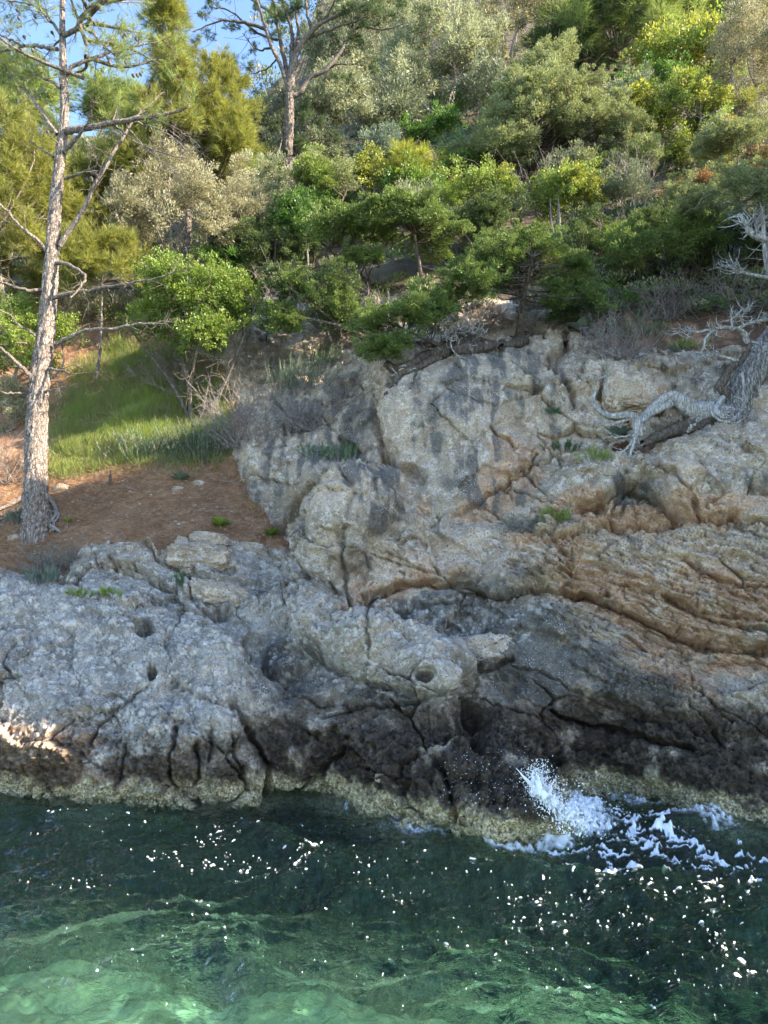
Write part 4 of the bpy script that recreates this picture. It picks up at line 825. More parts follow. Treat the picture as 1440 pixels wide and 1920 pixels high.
# surface roots beside the trunk
g = Geo()
for rp, w0 in [([(88,930),(102,945),(108,965),(95,985),(104,998)],10),([(90,960),(112,965),(106,980),(92,978)],7),([(88,945),(96,965),(104,985),(96,1000)],9),([(88,985),(105,992),(118,1002)],10),([(48,935),(20,950),(-20,965)],10),([(48,950),(15,972),(-30,985)],8)]:
    s = smooth_path([hit(u_, v_, PY) + np.array([0, -.05, .015]) for u_, v_ in rp], 14); tube(g, s, np.linspace(w0, w0 * .4, 14) * .5 * .0079, 7)
g.build('roots', M_GREYBARK, root, base)

# --- the spreading pine on the slope
P2 = 17.2
limbs2 = [([(541,165),(535,120),(525,75),(518,30),(505,-30)],12,6,.2),([(541,165),(525,120),(508,85),(498,55),(485,10),(470,-40)],10,5,-.4),([(545,150),(548,90),(545,50),(530,0),(520,-50)],11,6,.6),([(548,130),(558,95),(575,70),(600,45),(635,28),(665,10)],15,6,-.6),([(575,70),(600,62),(640,48),(690,30)],9,4,-.7),([(552,110),(560,60),(556,20),(565,-40)],9,5,.5),
 ([(585,55),(575,20),(572,-40)],8,4,.1),([(548,182),(565,170),(582,145),(610,132),(640,95),(660,60),(680,50),(720,55),(755,45)],11,4,-.5),([(610,132),(630,122),(665,120)],5,2,-.5),([(660,60),(662,40)],4,2,-.4),([(498,55),(470,45),(440,40),(410,40),(360,60)],8,3,-.3),([(508,90),(480,92),(455,62)],5,2,.2),([(520,110),(500,130),(470,138)],4,2,.3),([(600,45),(620,20),(640,-30)],8,4,-.6),([(635,28),(700,0),(740,-30)],7,3,-.6),
 ([(548,275),(570,270),(590,262),(620,262)],6,2,-.3),([(546,300),(556,285),(566,275)],4,2,-.2),([(520,30),(480,5),(440,-20)],6,3,.4),([(520,75),(480,60),(430,20),(395,15)],6,3,.6)]
root, base, limbs = traced_tree('pine_tree', 'dark spreading pine with forked trunk on the slope under the sky', 'tree', [(539,330,22,0),(540,290,20,0),(542,240,19,0),(543,200,18,0),(543,165,19,0),(547,130,15,0),(549,100,12,0)], P2, limbs2, M_LIMB, M_DARKBARK, 1.0)
g = Geo(); ends = []
for i, (s, r) in enumerate(limbs):
    g1 = Geo(); tube(g1, s, r, 8, .1, seed=i); g1.build('branch', M_LIMB if i in (1, 3, 4, 7) else M_DARKBARK, root, base)
    for _ in range(9):
        f = R.integers(len(s) // 2, len(s)); d = norm(norm(s[min(f + 1, len(s) - 1)] - s[f - 1]) + R.normal(size=3) * .8); e = s[f] + d * R.uniform(.25, .9)
        path_branch(g, s[f], e, max(.008, r[f] * .3), .004, R, .12, 4, 3); ends.append(e)
for _ in range(40):
    u_, v_ = R.uniform(340, 720), R.uniform(-200, 70)
    if v_ > 30 and 470 < u_ < 640: continue
    ends.append(P(u_, v_, P2 + R.normal() * .9))
g.build('twigs', M_DARKBARK, root, base)
E = np.array(ends); gn = Geo(); SPEC['pinefar'] = ('needle', .14, .009, .3, .75, M_NEEDLE, .3, M_PINEBARK)
crown = bpy.data.objects.new('crown', None); col.objects.link(crown); crown.parent = root
for e in E[::2]:
    o = bpy.data.objects.new('leaf_clump', clump_meshes('pine', 'darkpine')[R.integers(3)]); col.objects.link(o); o.parent = crown; o.location = tuple(e - base); o.rotation_euler = (R.normal() * .3, R.normal() * .3, R.uniform(0, 6.28)); o.scale = (R.uniform(.35, .7),) * 3
# --- trees and bushes, each where the photograph has it
T = 'trees and scrub on the hillside'
def PL(name, label, cat, *a, **k): return plant(name, label, cat, *a, group=T, **k)
S0 = 200
# left side
PL('young_pine', 'bushy yellow-green young pine at the left edge behind the tall trunk', 'tree', 'pine', 'pine', 30, 430, 105, 190, 13.6, 2600, S0+1, clumps=44, trunk_r=.08)
PL('young_pine', 'wide yellow-green pine behind the bare right-hand branches of the tall pine', 'tree', 'pine', 'pine', 350, 260, 112, 105, 15.6, 3300, S0+2, clumps=50, trunk_r=.09, dead=40, blobs=[(425,270,40,80,-.3),(250,340,95,60,-.2),(415,165,38,55,0),(330,150,34,60,.2)])
PL('young_pine', 'low pine foliage right of the tall trunk above the bright green bush', 'tree', 'pine', 'pine', 190, 495, 75, 65, 12.6, 1100, S0+3, clumps=20, trunk_r=.03, dead=20)
PL('young_pine', 'small pine crown against the blue sky right of the tall trunk', 'tree', 'pine', 'palepine', 185, 186, 34, 56, 19, 900, S0+4, clumps=22, trunk_r=.07, lscale=1.2)
PL('young_pine', 'small pine top against the sky left of the tall trunk', 'tree', 'pine', 'palepine', 35, 195, 92, 90, 18, 1300, S0+5, clumps=26, trunk_r=.08, lscale=1.15)
PL('young_pine', 'faint pine top low on the skyline between the two tall pines', 'tree', 'pine', 'palepine', 240, 218, 56, 52, 21, 900, S0+6, clumps=20, trunk_r=.07, lscale=1.25)
PL('pine_tree', 'feathery yellow-green pine crown at the upper edge between the two tall pines', 'tree', 'pine', 'pine', 316, 60, 34, 80, 15, 850, S0+7, clumps=22, trunk_r=.05, dead=24, blobs=[(330,130,30,60,0),(300,-10,34,60,.1)])
PL('wild_olive', 'large round grey-green olive bush above the bright green bush', 'bush', 'olive', 'brownolive', 345, 415, 125, 105, 13.9, 17000, S0+8, clumps=60, stems=5, trunk_r=.035, dead=30, hollow=.6)
PL('wild_olive', 'pale silvery olive bush at the foot of the spreading pine', 'bush', 'olive', 'olive', 510, 375, 72, 68, 15.2, 7500, S0+9, clumps=34, stems=4, trunk_r=.03, hollow=.6)
PL('wild_olive', 'dusky olive bush just left of the spreading pine trunk', 'bush', 'olive', 'darkolive', 505, 255, 42, 85, 17.8, 5000, S0+10, clumps=26, stems=3, trunk_r=.03, lscale=1.1)
PL('wild_olive', 'rounded silver-topped olive bush right of the spreading pine trunk', 'bush', 'olive', 'olive', 645, 215, 75, 75, 18.6, 8000, S0+11, clumps=40, stems=4, trunk_r=.04, lscale=1.15, hollow=.6, dead=20)
PL('evergreen_bush', 'yellow-green bush at the left edge beside the foot of the tall pine', 'bush', 'broad', 'lightgreen', 25, 640, 70, 90, 12.6, 6000, S0+12, clumps=30, stems=3, trunk_r=.03)
PL('evergreen_bush', 'small leafy bush close behind the lower trunk of the tall pine', 'bush', 'broad', 'lightgreen', 105, 620, 34, 44, 12.6, 2200, S0+13, clumps=14, stems=2, trunk_r=.02)
PL('evergreen_bush', 'dry pale bush at the left edge above the roots of the tall pine', 'bush', 'olive', 'brownolive', 15, 790, 42, 70, 12.3, 2600, S0+14, clumps=18, stems=3, trunk_r=.02)
PL('mastic_bush', 'bright green rounded mastic bush on bare crooked stems above the grass', 'bush', 'broad', 'mastic', 362, 560, 108, 66, 11.9, 9500, S0+15, clumps=60, stems=6, trunk_r=.034, bark=M_LIMB, base=hit(365, 790), hollow=.55, dead=120, mixpal=('lightgreen', .35), blobs=[(400,635,62,42,-.2),(300,600,55,45,-.1),(440,575,38,55,0)])
# centre
PL('juniper', 'dark green juniper bush in the shade right of the bright green bush', 'bush', 'juniper', 'darkjuniper', 500, 470, 85, 55, 14.0, 8000, S0+16, clumps=34, stems=3, trunk_r=.04)
PL('evergreen_bush', 'dark leafy bush between the silvery olive and the flat-topped juniper', 'bush', 'broad', 'green', 565, 420, 55, 65, 13.9, 5500, S0+17, clumps=30, stems=3, trunk_r=.03)
PL('juniper', 'upright yellow-green juniper in the middle of the slope', 'bush', 'juniper', 'palejuniper', 612, 350, 58, 68, 14.2, 8000, S0+18, clumps=32, stems=2, trunk_r=.045, mixpal=('lightgreen', .5))
PL('young_pine', 'small bright yellow-green pine sapling near the middle of the slope', 'tree', 'pine', 'yellow', 775, 315, 42, 38, 14.8, 650, S0+19, clumps=16, trunk_r=.03)
PL('evergreen_bush', 'yellow-green bush left of the small pine sapling', 'bush', 'broad', 'yellow', 700, 330, 46, 34, 14.6, 3600, S0+20, clumps=20, stems=3, trunk_r=.02)
PL('juniper', 'flat-topped green juniper above the dead root tangle, left of centre', 'tree', 'juniper', 'juniper', 735, 425, 125, 48, 12.2, 12500, S0+21, clumps=60, base=hit(775, 585) + np.array([0, .1, -.1]), trunk_r=.06, stems=2, dead=36, blobs=[(640,420,46,32,0),(810,455,44,40,.2),(690,488,48,26,.1)])
PL('juniper', 'drooping dark juniper hanging over the grey rock slope', 'bush', 'juniper', 'darkjuniper', 590, 550, 85, 52, 11.9, 9500, S0+22, clumps=44, base=hit(690, 640), trunk_r=.04, stems=2, dead=20, mixpal=('juniper', .55), blobs=[(530,600,42,36,-.1),(640,590,40,30,-.1)])
PL('juniper', 'umbrella-shaped green juniper on a bent trunk at the cliff edge', 'tree', 'juniper', 'juniper', 975, 498, 124, 48, 10.8, 14500, S0+23, clumps=70, base=hit(972, 640), trunk_r=.058, dead=30, blobs=[(885,530,74,34,-.2),(1075,556,56,42,.1),(960,464,80,26,0)])
PL('juniper', 'low spray of green juniper trailing left over the cliff top', 'bush', 'juniper', 'juniper', 745, 605, 80, 40, 10.7, 7500, S0+24, clumps=36, base=hit(850, 655), trunk_r=.04, dead=14, blobs=[(805,578,58,38,0),(735,650,66,22,-.1)])
PL('juniper', 'dark rounded juniper below the dead branch at the right', 'bush', 'juniper', 'darkjuniper', 1250, 480, 108, 88, 11.9, 13500, S0+25, clumps=60, stems=3, trunk_r=.05, dead=60, mixpal=('juniper', .5), shell_low=-.3)
PL('juniper', 'small shaded juniper tucked behind the umbrella-shaped one', 'bush', 'juniper', 'darkjuniper', 1085, 590, 52, 36, 11.3, 4000, S0+26, clumps=20, stems=2, trunk_r=.03)
PL('juniper', 'pale flat juniper crown at the right edge over bleached limbs', 'tree', 'juniper', 'palejuniper', 1380, 365, 100, 46, 10.6, 7500, S0+27, clumps=40, base=P(1470, 560, 10.6), trunk_r=.06, dead=10, bark=M_DEAD)
PL('juniper', 'tall straggly pale juniper with reddish dead sprays, right of centre', 'tree', 'juniper', 'palejuniper', 1000, 215, 95, 95, 15.4, 13500, S0+28, clumps=70, base_u=1035, trunk_r=.085, dead=60, mixpal=('brown', .05), blobs=[(1100,215,75,70,.1),(930,290,70,46,-.1),(1045,130,46,60,.2),(1160,270,55,60,.2)])
PL('evergreen_bush', 'dark green spreading bush below the tall pale olive', 'bush', 'broad', 'green', 815, 255, 68, 32, 17.0, 4600, S0+29, clumps=26, stems=3, trunk_r=.03, lscale=1.1)
PL('wild_olive', 'small bluish-grey bush beside the dark green spreading bush', 'bush', 'olive', 'glaucous', 865, 275, 36, 28, 16.2, 2200, S0+30, clumps=14, stems=3, trunk_r=.02)
PL('wild_olive', 'small bluish-grey bush right of the upright yellow-green juniper', 'bush', 'olive', 'glaucous', 710, 290, 46, 36, 16.4, 2800, S0+31, clumps=18, stems=3, trunk_r=.02)
PL('wild_olive', 'tall plumed silver olive at the top, right of the spreading pine', 'tree', 'olive', 'olive', 830, 110, 100, 100, 20.5, 11000, S0+32, clumps=60, stems=4, trunk_r=.06, lscale=1.3, hollow=.6, dead=20, blobs=[(760,150,46,90,-.4),(890,80,50,60,0)])
PL('wild_olive', 'shaded olive scrub under the tall plumed olive', 'bush', 'olive', 'darkolive', 770, 220, 70, 60, 19, 5000, S0+33, clumps=30, stems=4, trunk_r=.03, lscale=1.2)
PL('wild_olive', 'dusty grey olive crown at the top edge above the pale juniper', 'tree', 'olive', 'brownolive', 960, 30, 95, 75, 22, 7500, S0+34, clumps=40, stems=3, trunk_r=.05, lscale=1.4)
PL('evergreen_bush', 'leafy yellow-lit bush under the tall pale juniper', 'bush', 'broad', 'lightgreen', 1060, 365, 72, 45, 13.4, 5200, S0+35, clumps=30, stems=4, trunk_r=.03, mixpal=('yellow', .45))
PL('evergreen_bush', 'low light green bush above the umbrella-shaped juniper', 'bush', 'broad', 'lightgreen', 905, 355, 78, 30, 13.7, 5200, S0+36, clumps=28, stems=4, trunk_r=.03, mixpal=('yellow', .2))
PL('wild_olive', 'pale green bush behind the flat-topped juniper', 'bush', 'olive', 'olive', 805, 385, 62, 30, 13.6, 4200, S0+37, clumps=22, stems=4, trunk_r=.02, mixpal=('lightgreen', .5))
PL('juniper', 'dark juniper scrub in the hollow behind the umbrella-shaped juniper', 'bush', 'juniper', 'darkjuniper', 905, 410, 70, 36, 13.2, 5500, S0+38, clumps=26, stems=3, trunk_r=.03)
PL('evergreen_bush', 'dull green bush right of the leafy yellow-lit bush', 'bush', 'olive', 'darkolive', 1170, 365, 46, 42, 13.4, 3800, S0+39, clumps=20, stems=3, trunk_r=.025)
PL('evergreen_bush', 'bright yellow-green rounded tree in the upper right', 'tree', 'broad', 'yellow', 1285, 230, 78, 80, 15.8, 8500, S0+40, clumps=46, trunk_r=.06, stems=2, lscale=1.05, mixpal=('lightgreen', .4), blobs=[(1210,190,40,30,.2),(1300,290,60,40,-.2)])
PL('juniper', 'brownish scrub at the right edge below the yellow-green tree', 'bush', 'juniper', 'palejuniper', 1375, 285, 85, 55, 13.8, 6000, S0+41, clumps=32, stems=3, trunk_r=.03, mixpal=('brown', .22), dead=20)
PL('pine_tree', 'dense dark pine at the top edge above the pale juniper', 'tree', 'pine', 'darkpine', 1150, 70, 120, 95, 21.5, 2600, S0+42, clumps=50, trunk_r=.12, lscale=1.45, mixpal=('palepine', .3), blobs=[(1060,90,60,60,.3)])
PL('evergreen_bush', 'light yellow-green leafy crown below the dark pine in the upper right', 'tree', 'broad', 'lightgreen', 1290, 110, 110, 45, 20, 6500, S0+43, clumps=40, stems=3, trunk_r=.05, lscale=1.4, mixpal=('yellow', .3))
PL('wild_olive', 'tall grey olive leaning in at the upper right corner', 'tree', 'olive', 'brownolive', 1410, 110, 70, 125, 16, 8500, S0+44, clumps=46, stems=3, trunk_r=.06, lscale=1.1, dead=16)
PL('evergreen_bush', 'dark green bush under the light yellow-green crown in the upper right', 'bush', 'broad', 'green', 1215, 150, 60, 26, 18.5, 2800, S0+45, clumps=18, stems=3, trunk_r=.03, lscale=1.2)
PL('pine_tree', 'pine crown filling the top edge at the upper right', 'tree', 'pine', 'palepine', 1290, 20, 95, 70, 24, 1500, S0+46, clumps=30, trunk_r=.12, lscale=1.6, mixpal=('darkpine', .4))
PL('wild_olive', 'hazy olive crown at the top edge right of the spreading pine', 'tree', 'olive', 'olive', 745, 20, 60, 70, 24, 5000, S0+47, clumps=30, stems=3, trunk_r=.05, lscale=1.5, mixpal=('lightgreen', .3))
PL('juniper', 'shaded scrub in the gap between the pale juniper and the yellow-green tree', 'bush', 'juniper', 'darkjuniper', 1180, 310, 60, 46, 15.2, 4500, S0+48, clumps=26, stems=3, trunk_r=.03, mixpal=('palejuniper', .4), dead=20)
PL('juniper', 'reddish-brown withered bush beside the rounded dark juniper', 'bush', 'juniper', 'brown', 1300, 345, 50, 28, 13.2, 2600, S0+49, clumps=16, stems=3, trunk_r=.025, mixpal=('darkjuniper', .5), dead=30)
PL('wild_olive', 'dark olive scrub low behind the spreading pine trunk', 'bush', 'olive', 'darkolive', 590, 290, 60, 50, 18.4, 3600, S0+50, clumps=22, stems=3, trunk_r=.03, lscale=1.1)

# --- dry twiggy bushes
def dry_bush(label, u, v, w_px, h_px, n, seed, Yd=None, green=0, mat=None):
    R = np.random.default_rng(seed); b = hit(u, v, Yd) if Yd is None else P(u, v, Yd); k = b[1] / FPX
    root = thing('dry_bush', label, 'bush', tuple(b), 'dry bushes'); g = Geo(); gl = Geo()
    for i in range(n):
        d = norm(np.array([R.normal() * .75 * w_px / h_px, R.normal() * .6, 1.0 + .3 * R.normal()])); L = h_px * k * R.uniform(.55, 1.1)
        o_ = b + np.array([R.normal() * w_px * .16 * k, R.normal() * .08, -.03]); m = o_ + d * L * .5 + R.normal(size=3) * L * .07; e = o_ + d * L + np.array([0, 0, L * .08])
        sticks(g, [o_, m], [m, e], [.007, .0045], [.0045, .002])
        A = m + (e - m) * R.uniform(-.3, .9, 9)[:, None]; B = A + norm(d + R.normal(size=(9, 3)) * .65) * (L * R.uniform(.14, .38, 9))[:, None]; sticks(g, A, B, .003, .0012)
        A2 = A + (B - A) * R.uniform(.2, .9, (9, 1)); B2 = A2 + norm(d + R.normal(size=(9, 3)) * .8) * (L * R.uniform(.08, .2, 9))[:, None]; sticks(g, A2, B2, .002, .001)
        if green:
            q = np.concatenate([B, B2]); leaves(gl, np.repeat(q, green, 0), R.normal(size=(len(q) * green, 3)) + np.array([0, 0, .8]), .03, .007, colours('glaucous', len(q) * green, R), R)
    g.build('twigs', mat or M_TWIG, root, b); gl.build('leaves', M_OLIVE, root, b, smooth=False)
    return root
dry_bush('dry grey-brown twiggy bush right of the bright green bush stems', 445, 838, 110, 120, 60, 301)
dry_bush('dense leafless bush under the left side of the bright green bush', 330, 740, 130, 120, 60, 302)
dry_bush('dry twiggy bush on the grey rock slope left of the great smooth face', 580, 806, 120, 84, 60, 303)
dry_bush('dry grey bush standing on the cliff rim right of the umbrella juniper', 1165, 672, 110, 85, 60, 304)
dry_bush('small silvery upright twigs beside the leafy rosette on the cliff rim', 1130, 640, 40, 70, 16, 305, None, 0, M_DEAD)
dry_bush('grey twiggy bush in the dark gap above the drooping juniper', 530, 565, 80, 75, 40, 306, 13.4)
dry_bush('lavender-grey cushion bush on the ledge in the middle of the cliff', 985, 995, 80, 38, 34, 307, None, 2)
dry_bush('dark twiggy low bush at the foot of the tall pine', 95, 1075, 120, 70, 46, 308, None, 2)
dry_bush('thin leafless bush left of the umbrella juniper trunk', 1010, 630, 110, 80, 60, 309)
dry_bush('bare brown brush under the dark rounded juniper', 1240, 600, 180, 90, 60, 310)
dry_bush('bare brush at the left edge behind the tall pine base', 20, 905, 90, 90, 34, 311)
dry_bush('bare twigs below the tall pale juniper on the slope', 1010, 400, 130, 100, 40, 312, 13.8)
dry_bush('bare twiggy bush under the flat-topped juniper', 700, 620, 110, 80, 36, 313)
dry_bush('sun-bleached brush at the right edge under the dead branches', 1400, 590, 120, 70, 50, 314)

# undergrowth: low mixed scrub that covers the slope between the bushes
R = np.random.default_rng(801); g = Geo(); npt = 1000
uu_ = np.where(np.arange(npt) < 160, R.uniform(1080, 1480, npt), np.where(np.arange(npt) < 360, R.uniform(1420, 1800, npt), R.uniform(-250, 1500, npt))); vv_ = np.where(uu_ < 480, R.uniform(270, 600, npt), np.where(np.arange(npt) < 160, R.uniform(380, 590, npt), R.uniform(-40, 585, npt))); Dg = hill_D(uu_, vv_); cen = P(uu_, vv_, Dg) - np.array([0, .1, 0])
for c_, d_ in zip(cen, Dg):
    m = 110; r_ = .016 * d_ * R.uniform(.7, 1.4); dd_ = norm(R.normal(size=(m, 3))); dd_[:, 2] = np.abs(dd_[:, 2]); pos = c_ + dd_ * (r_ * R.uniform(.3, 1, m) ** .5)[:, None]
    pal = ['darkjuniper', 'darkolive', 'juniper', 'brownolive', 'green', 'darkolive', 'palejuniper'][R.integers(7)]
    leaves(g, pos, dd_ + np.array([0, 0, .6]) + R.normal(size=(m, 3)) * .4, .0055 * d_, .0022 * d_, colours(pal, m, R), R)
tag(g.build('undergrowth', M_JUN, smooth=False), 'low mixed scrub covering the hillside between the bushes', 'undergrowth', None, 'stuff')
dry_bush('dark brush in the shade between the dark rounded juniper and the dead juniper', 1370, 560, 160, 80, 50, 315, 11.6)
dry_bush('grey brush in the gap left of the dark rounded juniper', 1130, 480, 110, 80, 40, 316, 12.9)
dry_bush('bleached grey brush under the yellow-green tree', 1190, 350, 130, 80, 40, 317, 14.4)
PL('juniper', 'dark juniper at the right edge below the pale flat crown', 'bush', 'juniper', 'darkjuniper', 1400, 450, 70, 45, 12.0, 3000, S0+51, stems=2, trunk_r=.03, mixpal=('palejuniper', .3), dead=20)

for i_, a_ in enumerate([
 ('wild_olive', 'shaded olive filling the gap behind the fork of the spreading pine', 'olive', 'darkolive', 640, 110, 80, 75, 24, .9, 'olive', .3), ('wild_olive', 'grey olive at the top edge right behind the spreading pine crown', 'olive', 'brownolive', 690, 60, 60, 80, 26, .9, 'olive', .4),
 ('juniper', 'dark juniper scrub on the slope left of the small pine sapling', 'juniper', 'darkjuniper', 660, 390, 60, 36, 14.9, 1, 'juniper', .4), ('evergreen_bush', 'low green bush just below the small pine sapling', 'broad', 'green', 790, 350, 60, 30, 14.6, 1, 'lightgreen', .4),
 ('juniper', 'olive-green juniper between the flat-topped juniper and the umbrella juniper', 'juniper', 'darkjuniper', 870, 440, 46, 36, 13.2, 1, 'palejuniper', .4), ('juniper', 'shaded juniper behind the right side of the umbrella juniper', 'juniper', 'darkjuniper', 1110, 460, 70, 50, 12.9, 1, 'juniper', .4),
 ('wild_olive', 'greyish scrub above the leafy yellow-lit bush', 'olive', 'darkolive', 1110, 320, 80, 30, 14.9, 1, 'palejuniper', .4), ('juniper', 'olive scrub at the right between yellow-green tree and pale flat crown', 'juniper', 'palejuniper', 1300, 380, 70, 36, 13.0, 1, 'darkjuniper', .5),
 ('evergreen_bush', 'light green scrub left of the tall pale juniper', 'broad', 'lightgreen', 870, 310, 60, 30, 15.8, 1, 'green', .4), ('wild_olive', 'dusky scrub below the plumed olive and above the green spreading bush', 'olive', 'darkolive', 900, 190, 60, 60, 19, 1, 'green', .3),
 ('pine_tree', 'pale pine crown behind the wide yellow-green pine', 'pine', 'pine', 430, 330, 60, 70, 17, 1, 'palepine', .4), ('young_pine', 'yellow-green pine low behind the tall trunk near the grass', 'pine', 'pine', 130, 420, 70, 110, 15.5, 1, 'lightpine', 0),
 ('wild_olive', 'olive bush low behind the tall pine right of its trunk', 'olive', 'brownolive', 190, 590, 60, 40, 14.2, 1, 'lightgreen', .4), ('juniper', 'juniper scrub between the bright green bush and the drooping juniper', 'juniper', 'darkjuniper', 450, 500, 55, 45, 13.9, 1, 'green', .3),
 ('wild_olive', 'silvery scrub in the upper right between the dark pine and the yellow-green tree', 'olive', 'olive', 1180, 200, 60, 40, 17.5, 1, 'lightgreen', .4), ('wild_olive', 'grey scrub right of the yellow-green tree at the right edge', 'olive', 'brownolive', 1385, 220, 60, 45, 15.8, 1, 'yellow', .2),
 ('juniper', 'dark scrub under the wide grey-green olive bush', 'juniper', 'darkjuniper', 270, 500, 60, 36, 14.4, 1, 'brownolive', .4)]):
    nm, lb, sp_, pl, u_, v_, ru_, rv_, y_, dn, mp_, mf = a_
    PL(nm, lb, 'tree' if 'pine' in nm else 'bush', sp_, pl, u_, v_, ru_, rv_, y_, 0, S0 + 60 + i_, stems=1 if 'pine' in nm else 3, trunk_r=.05 if 'pine' in nm else .025, lscale=1.0 if y_ < 17 else 1.2, dead=8, dens=dn, mixpal=(mp_, mf) if mf else None)
dry_bush('grey dry bush on the rock under the drooping juniper', 500, 690, 110, 70, 46, 318)
dry_bush('small dry bush on the rock crest below the flat-topped juniper', 650, 650, 90, 60, 40, 319)
dry_bush('thin dry bush hanging low on the grey rock right of the spurge', 640, 760, 70, 60, 34, 320)
dry_bush('tangle of dead grey twigs under the left side of the umbrella juniper', 890, 625, 140, 80, 70, 321)
dry_bush('dark dead brush on the rim between the umbrella juniper and the dry grey bush', 1075, 610, 110, 70, 50, 322)
# --- spiky green spurge clumps, grass, rosettes
def spiky(label, u, v, w_px, h_px, n, seed, pal='green'):
    R = np.random.default_rng(seed); b = hit(u, v); k = b[1] / FPX; root = thing('spurge_clump', label, 'plant', tuple(b), 'spiky green clumps'); g = Geo(); gs = Geo()
    x = R.normal(size=n) * w_px * .26; base = np.array([hit(u + xx, v + R.normal() * h_px * .10 - h_px * .12) for xx in x]); d = norm(np.stack([x / w_px * 1.6 + R.normal(size=n) * .25, R.normal(size=n) * .45 - .15, np.ones(n)], -1)); L = h_px * k * R.uniform(.5, 1.0, n)
    m = base + d * (L * .55)[:, None]; e = m + norm(d + np.array([0, 0, .8]))* (L * .45)[:, None]; sticks(gs, base, m, .005, .004); sticks(gs, m, e, .004, .002); kk = 26
    f = R.uniform(.25, 1, (n, kk, 1)); pos = np.where(f < .6, base[:, None] + (m - base)[:, None] * f / .6, m[:, None] + (e - m)[:, None] * (f - .6) / .4).reshape(-1, 3)
    D = norm(np.repeat(d, kk, 0) * .9 + R.normal(size=(n * kk, 3)) * .55 + np.array([0, 0, .5])); needles(g, pos, D, .065, .0075, colours(pal, n * kk, R), R)
    gs.build('stems', M_TWIG, root, b); g.build('leaves', M_GRASS, root, b, smooth=False)
PAL['spurge'] = [(.08,.17,.06), (.14,.24,.11), (.05,.11,.04)]; PAL['grass'] = [(.27,.36,.06), (.38,.43,.11), (.18,.27,.055)]; PAL['straw'] = [(.30,.27,.15), (.24,.2,.12), (.18,.17,.09)]
spiky('dense spiky green spurge clump below the bright green bush', 380, 872, 110, 85, 120, 401, 'spurge')
spiky('wide spiky green clump left of the dense spurge at the grass foot', 285, 868, 130, 62, 110, 402, 'spurge')
spiky('spiky green clump high on the grey rock slope', 550, 742, 95, 80, 110, 403, 'spurge')
spiky('small spiky clump above the one on the grey rock slope', 600, 692, 75, 52, 60, 404, 'spurge')
spiky('small green tuft growing on the grey rock beside the jutting block', 585, 868, 36, 34, 22, 405, 'spurge')
spiky('dark green tuft on the rock just above the jutting block', 632, 870, 40, 38, 24, 406, 'spurge')
spiky('small green tuft on the pale ledge of the upper cliff', 1040, 783, 26, 16, 12, 407, 'spurge')
spiky('flat green tuft in the ochre cracks of the cliff', 1055, 850, 50, 22, 26, 408, 'spurge')
spiky('dull green tuft at the right end of the cushion bush ledge', 1040, 985, 50, 30, 26, 409, 'grass')
spiky('green stems behind the dry bush on the cliff rim', 1195, 640, 80, 55, 50, 410, 'spurge')
spiky('tuft of dry grass on the left rock below the pine', 200, 1122, 40, 16, 20, 411, 'grass')
spiky('small dark tuft in the crack between the left rocks', 342, 1105, 20, 26, 12, 412, 'spurge')
spiky('low green tuft on the flat rock left of the slabs', 148, 1122, 34, 14, 14, 413, 'grass')
spiky('green tuft against the left side of the pine base', 30, 985, 28, 28, 24, 414, 'glaucous')
spiky('pale bluish-green low plant on the left rock edge', 82, 1098, 60, 34, 40, 415, 'glaucous')
spiky('shaded green tuft left of the great smooth face', 655, 865, 30, 34, 18, 416, 'spurge')
spiky('mossy grass tuft in the crevice by the dead juniper foot', 1118, 868, 40, 26, 22, 417, 'grass')
spiky('grassy tuft on the rim behind the bleached branches', 1290, 660, 50, 24, 22, 418, 'grass')
# grass on the slope behind the pine
R = np.random.default_rng(421); n = 20000; gp = []
gpoly = [(95,880),(110,760),(150,690),(230,640),(330,650),(400,700),(430,790),(425,860),(330,868),(250,862),(180,872),(120,895)]
uu_ = R.uniform(80, 440, n * 2); vv_ = R.uniform(630, 900, n * 2); ok = in_poly(uu_ + R.normal(size=2 * n) * 14, vv_ + R.normal(size=2 * n) * 12, gpoly); uu_, vv_ = uu_[ok][:n], vv_[ok][:n]
gp = np.array([hit(a, b) for a, b in zip(uu_, vv_)]); n = len(gp); kk = 4
b3 = np.repeat(gp, kk, 0) + R.normal(size=(n * kk, 3)) * np.array([.025, .03, .0]); D = norm(R.normal(size=(n * kk, 3)) * .45 + np.array([.12, -.15, 1]))
pn = fbm(b3 * 2.2, 3, 423); hgt = np.clip(.13 + .13 * pn + .03 * R.normal(size=n * kk), .035, .26)
cc = np.where(R.uniform(size=(n * kk, 1)) < np.clip(.22 + .5 * fbm(b3 * 1.5 + 4, 2, 424), .03, .8)[:, None], colours('straw', n * kk, R), colours('grass', n * kk, R)); g = Geo(); needles(g, b3 - np.array([0, 0, .01]), D, hgt, .0055, cc, R)
tag(g.build('grass', M_GRASS, smooth=False), 'yellow-green grass on the slope behind the tall pine', 'grass', None, 'stuff')
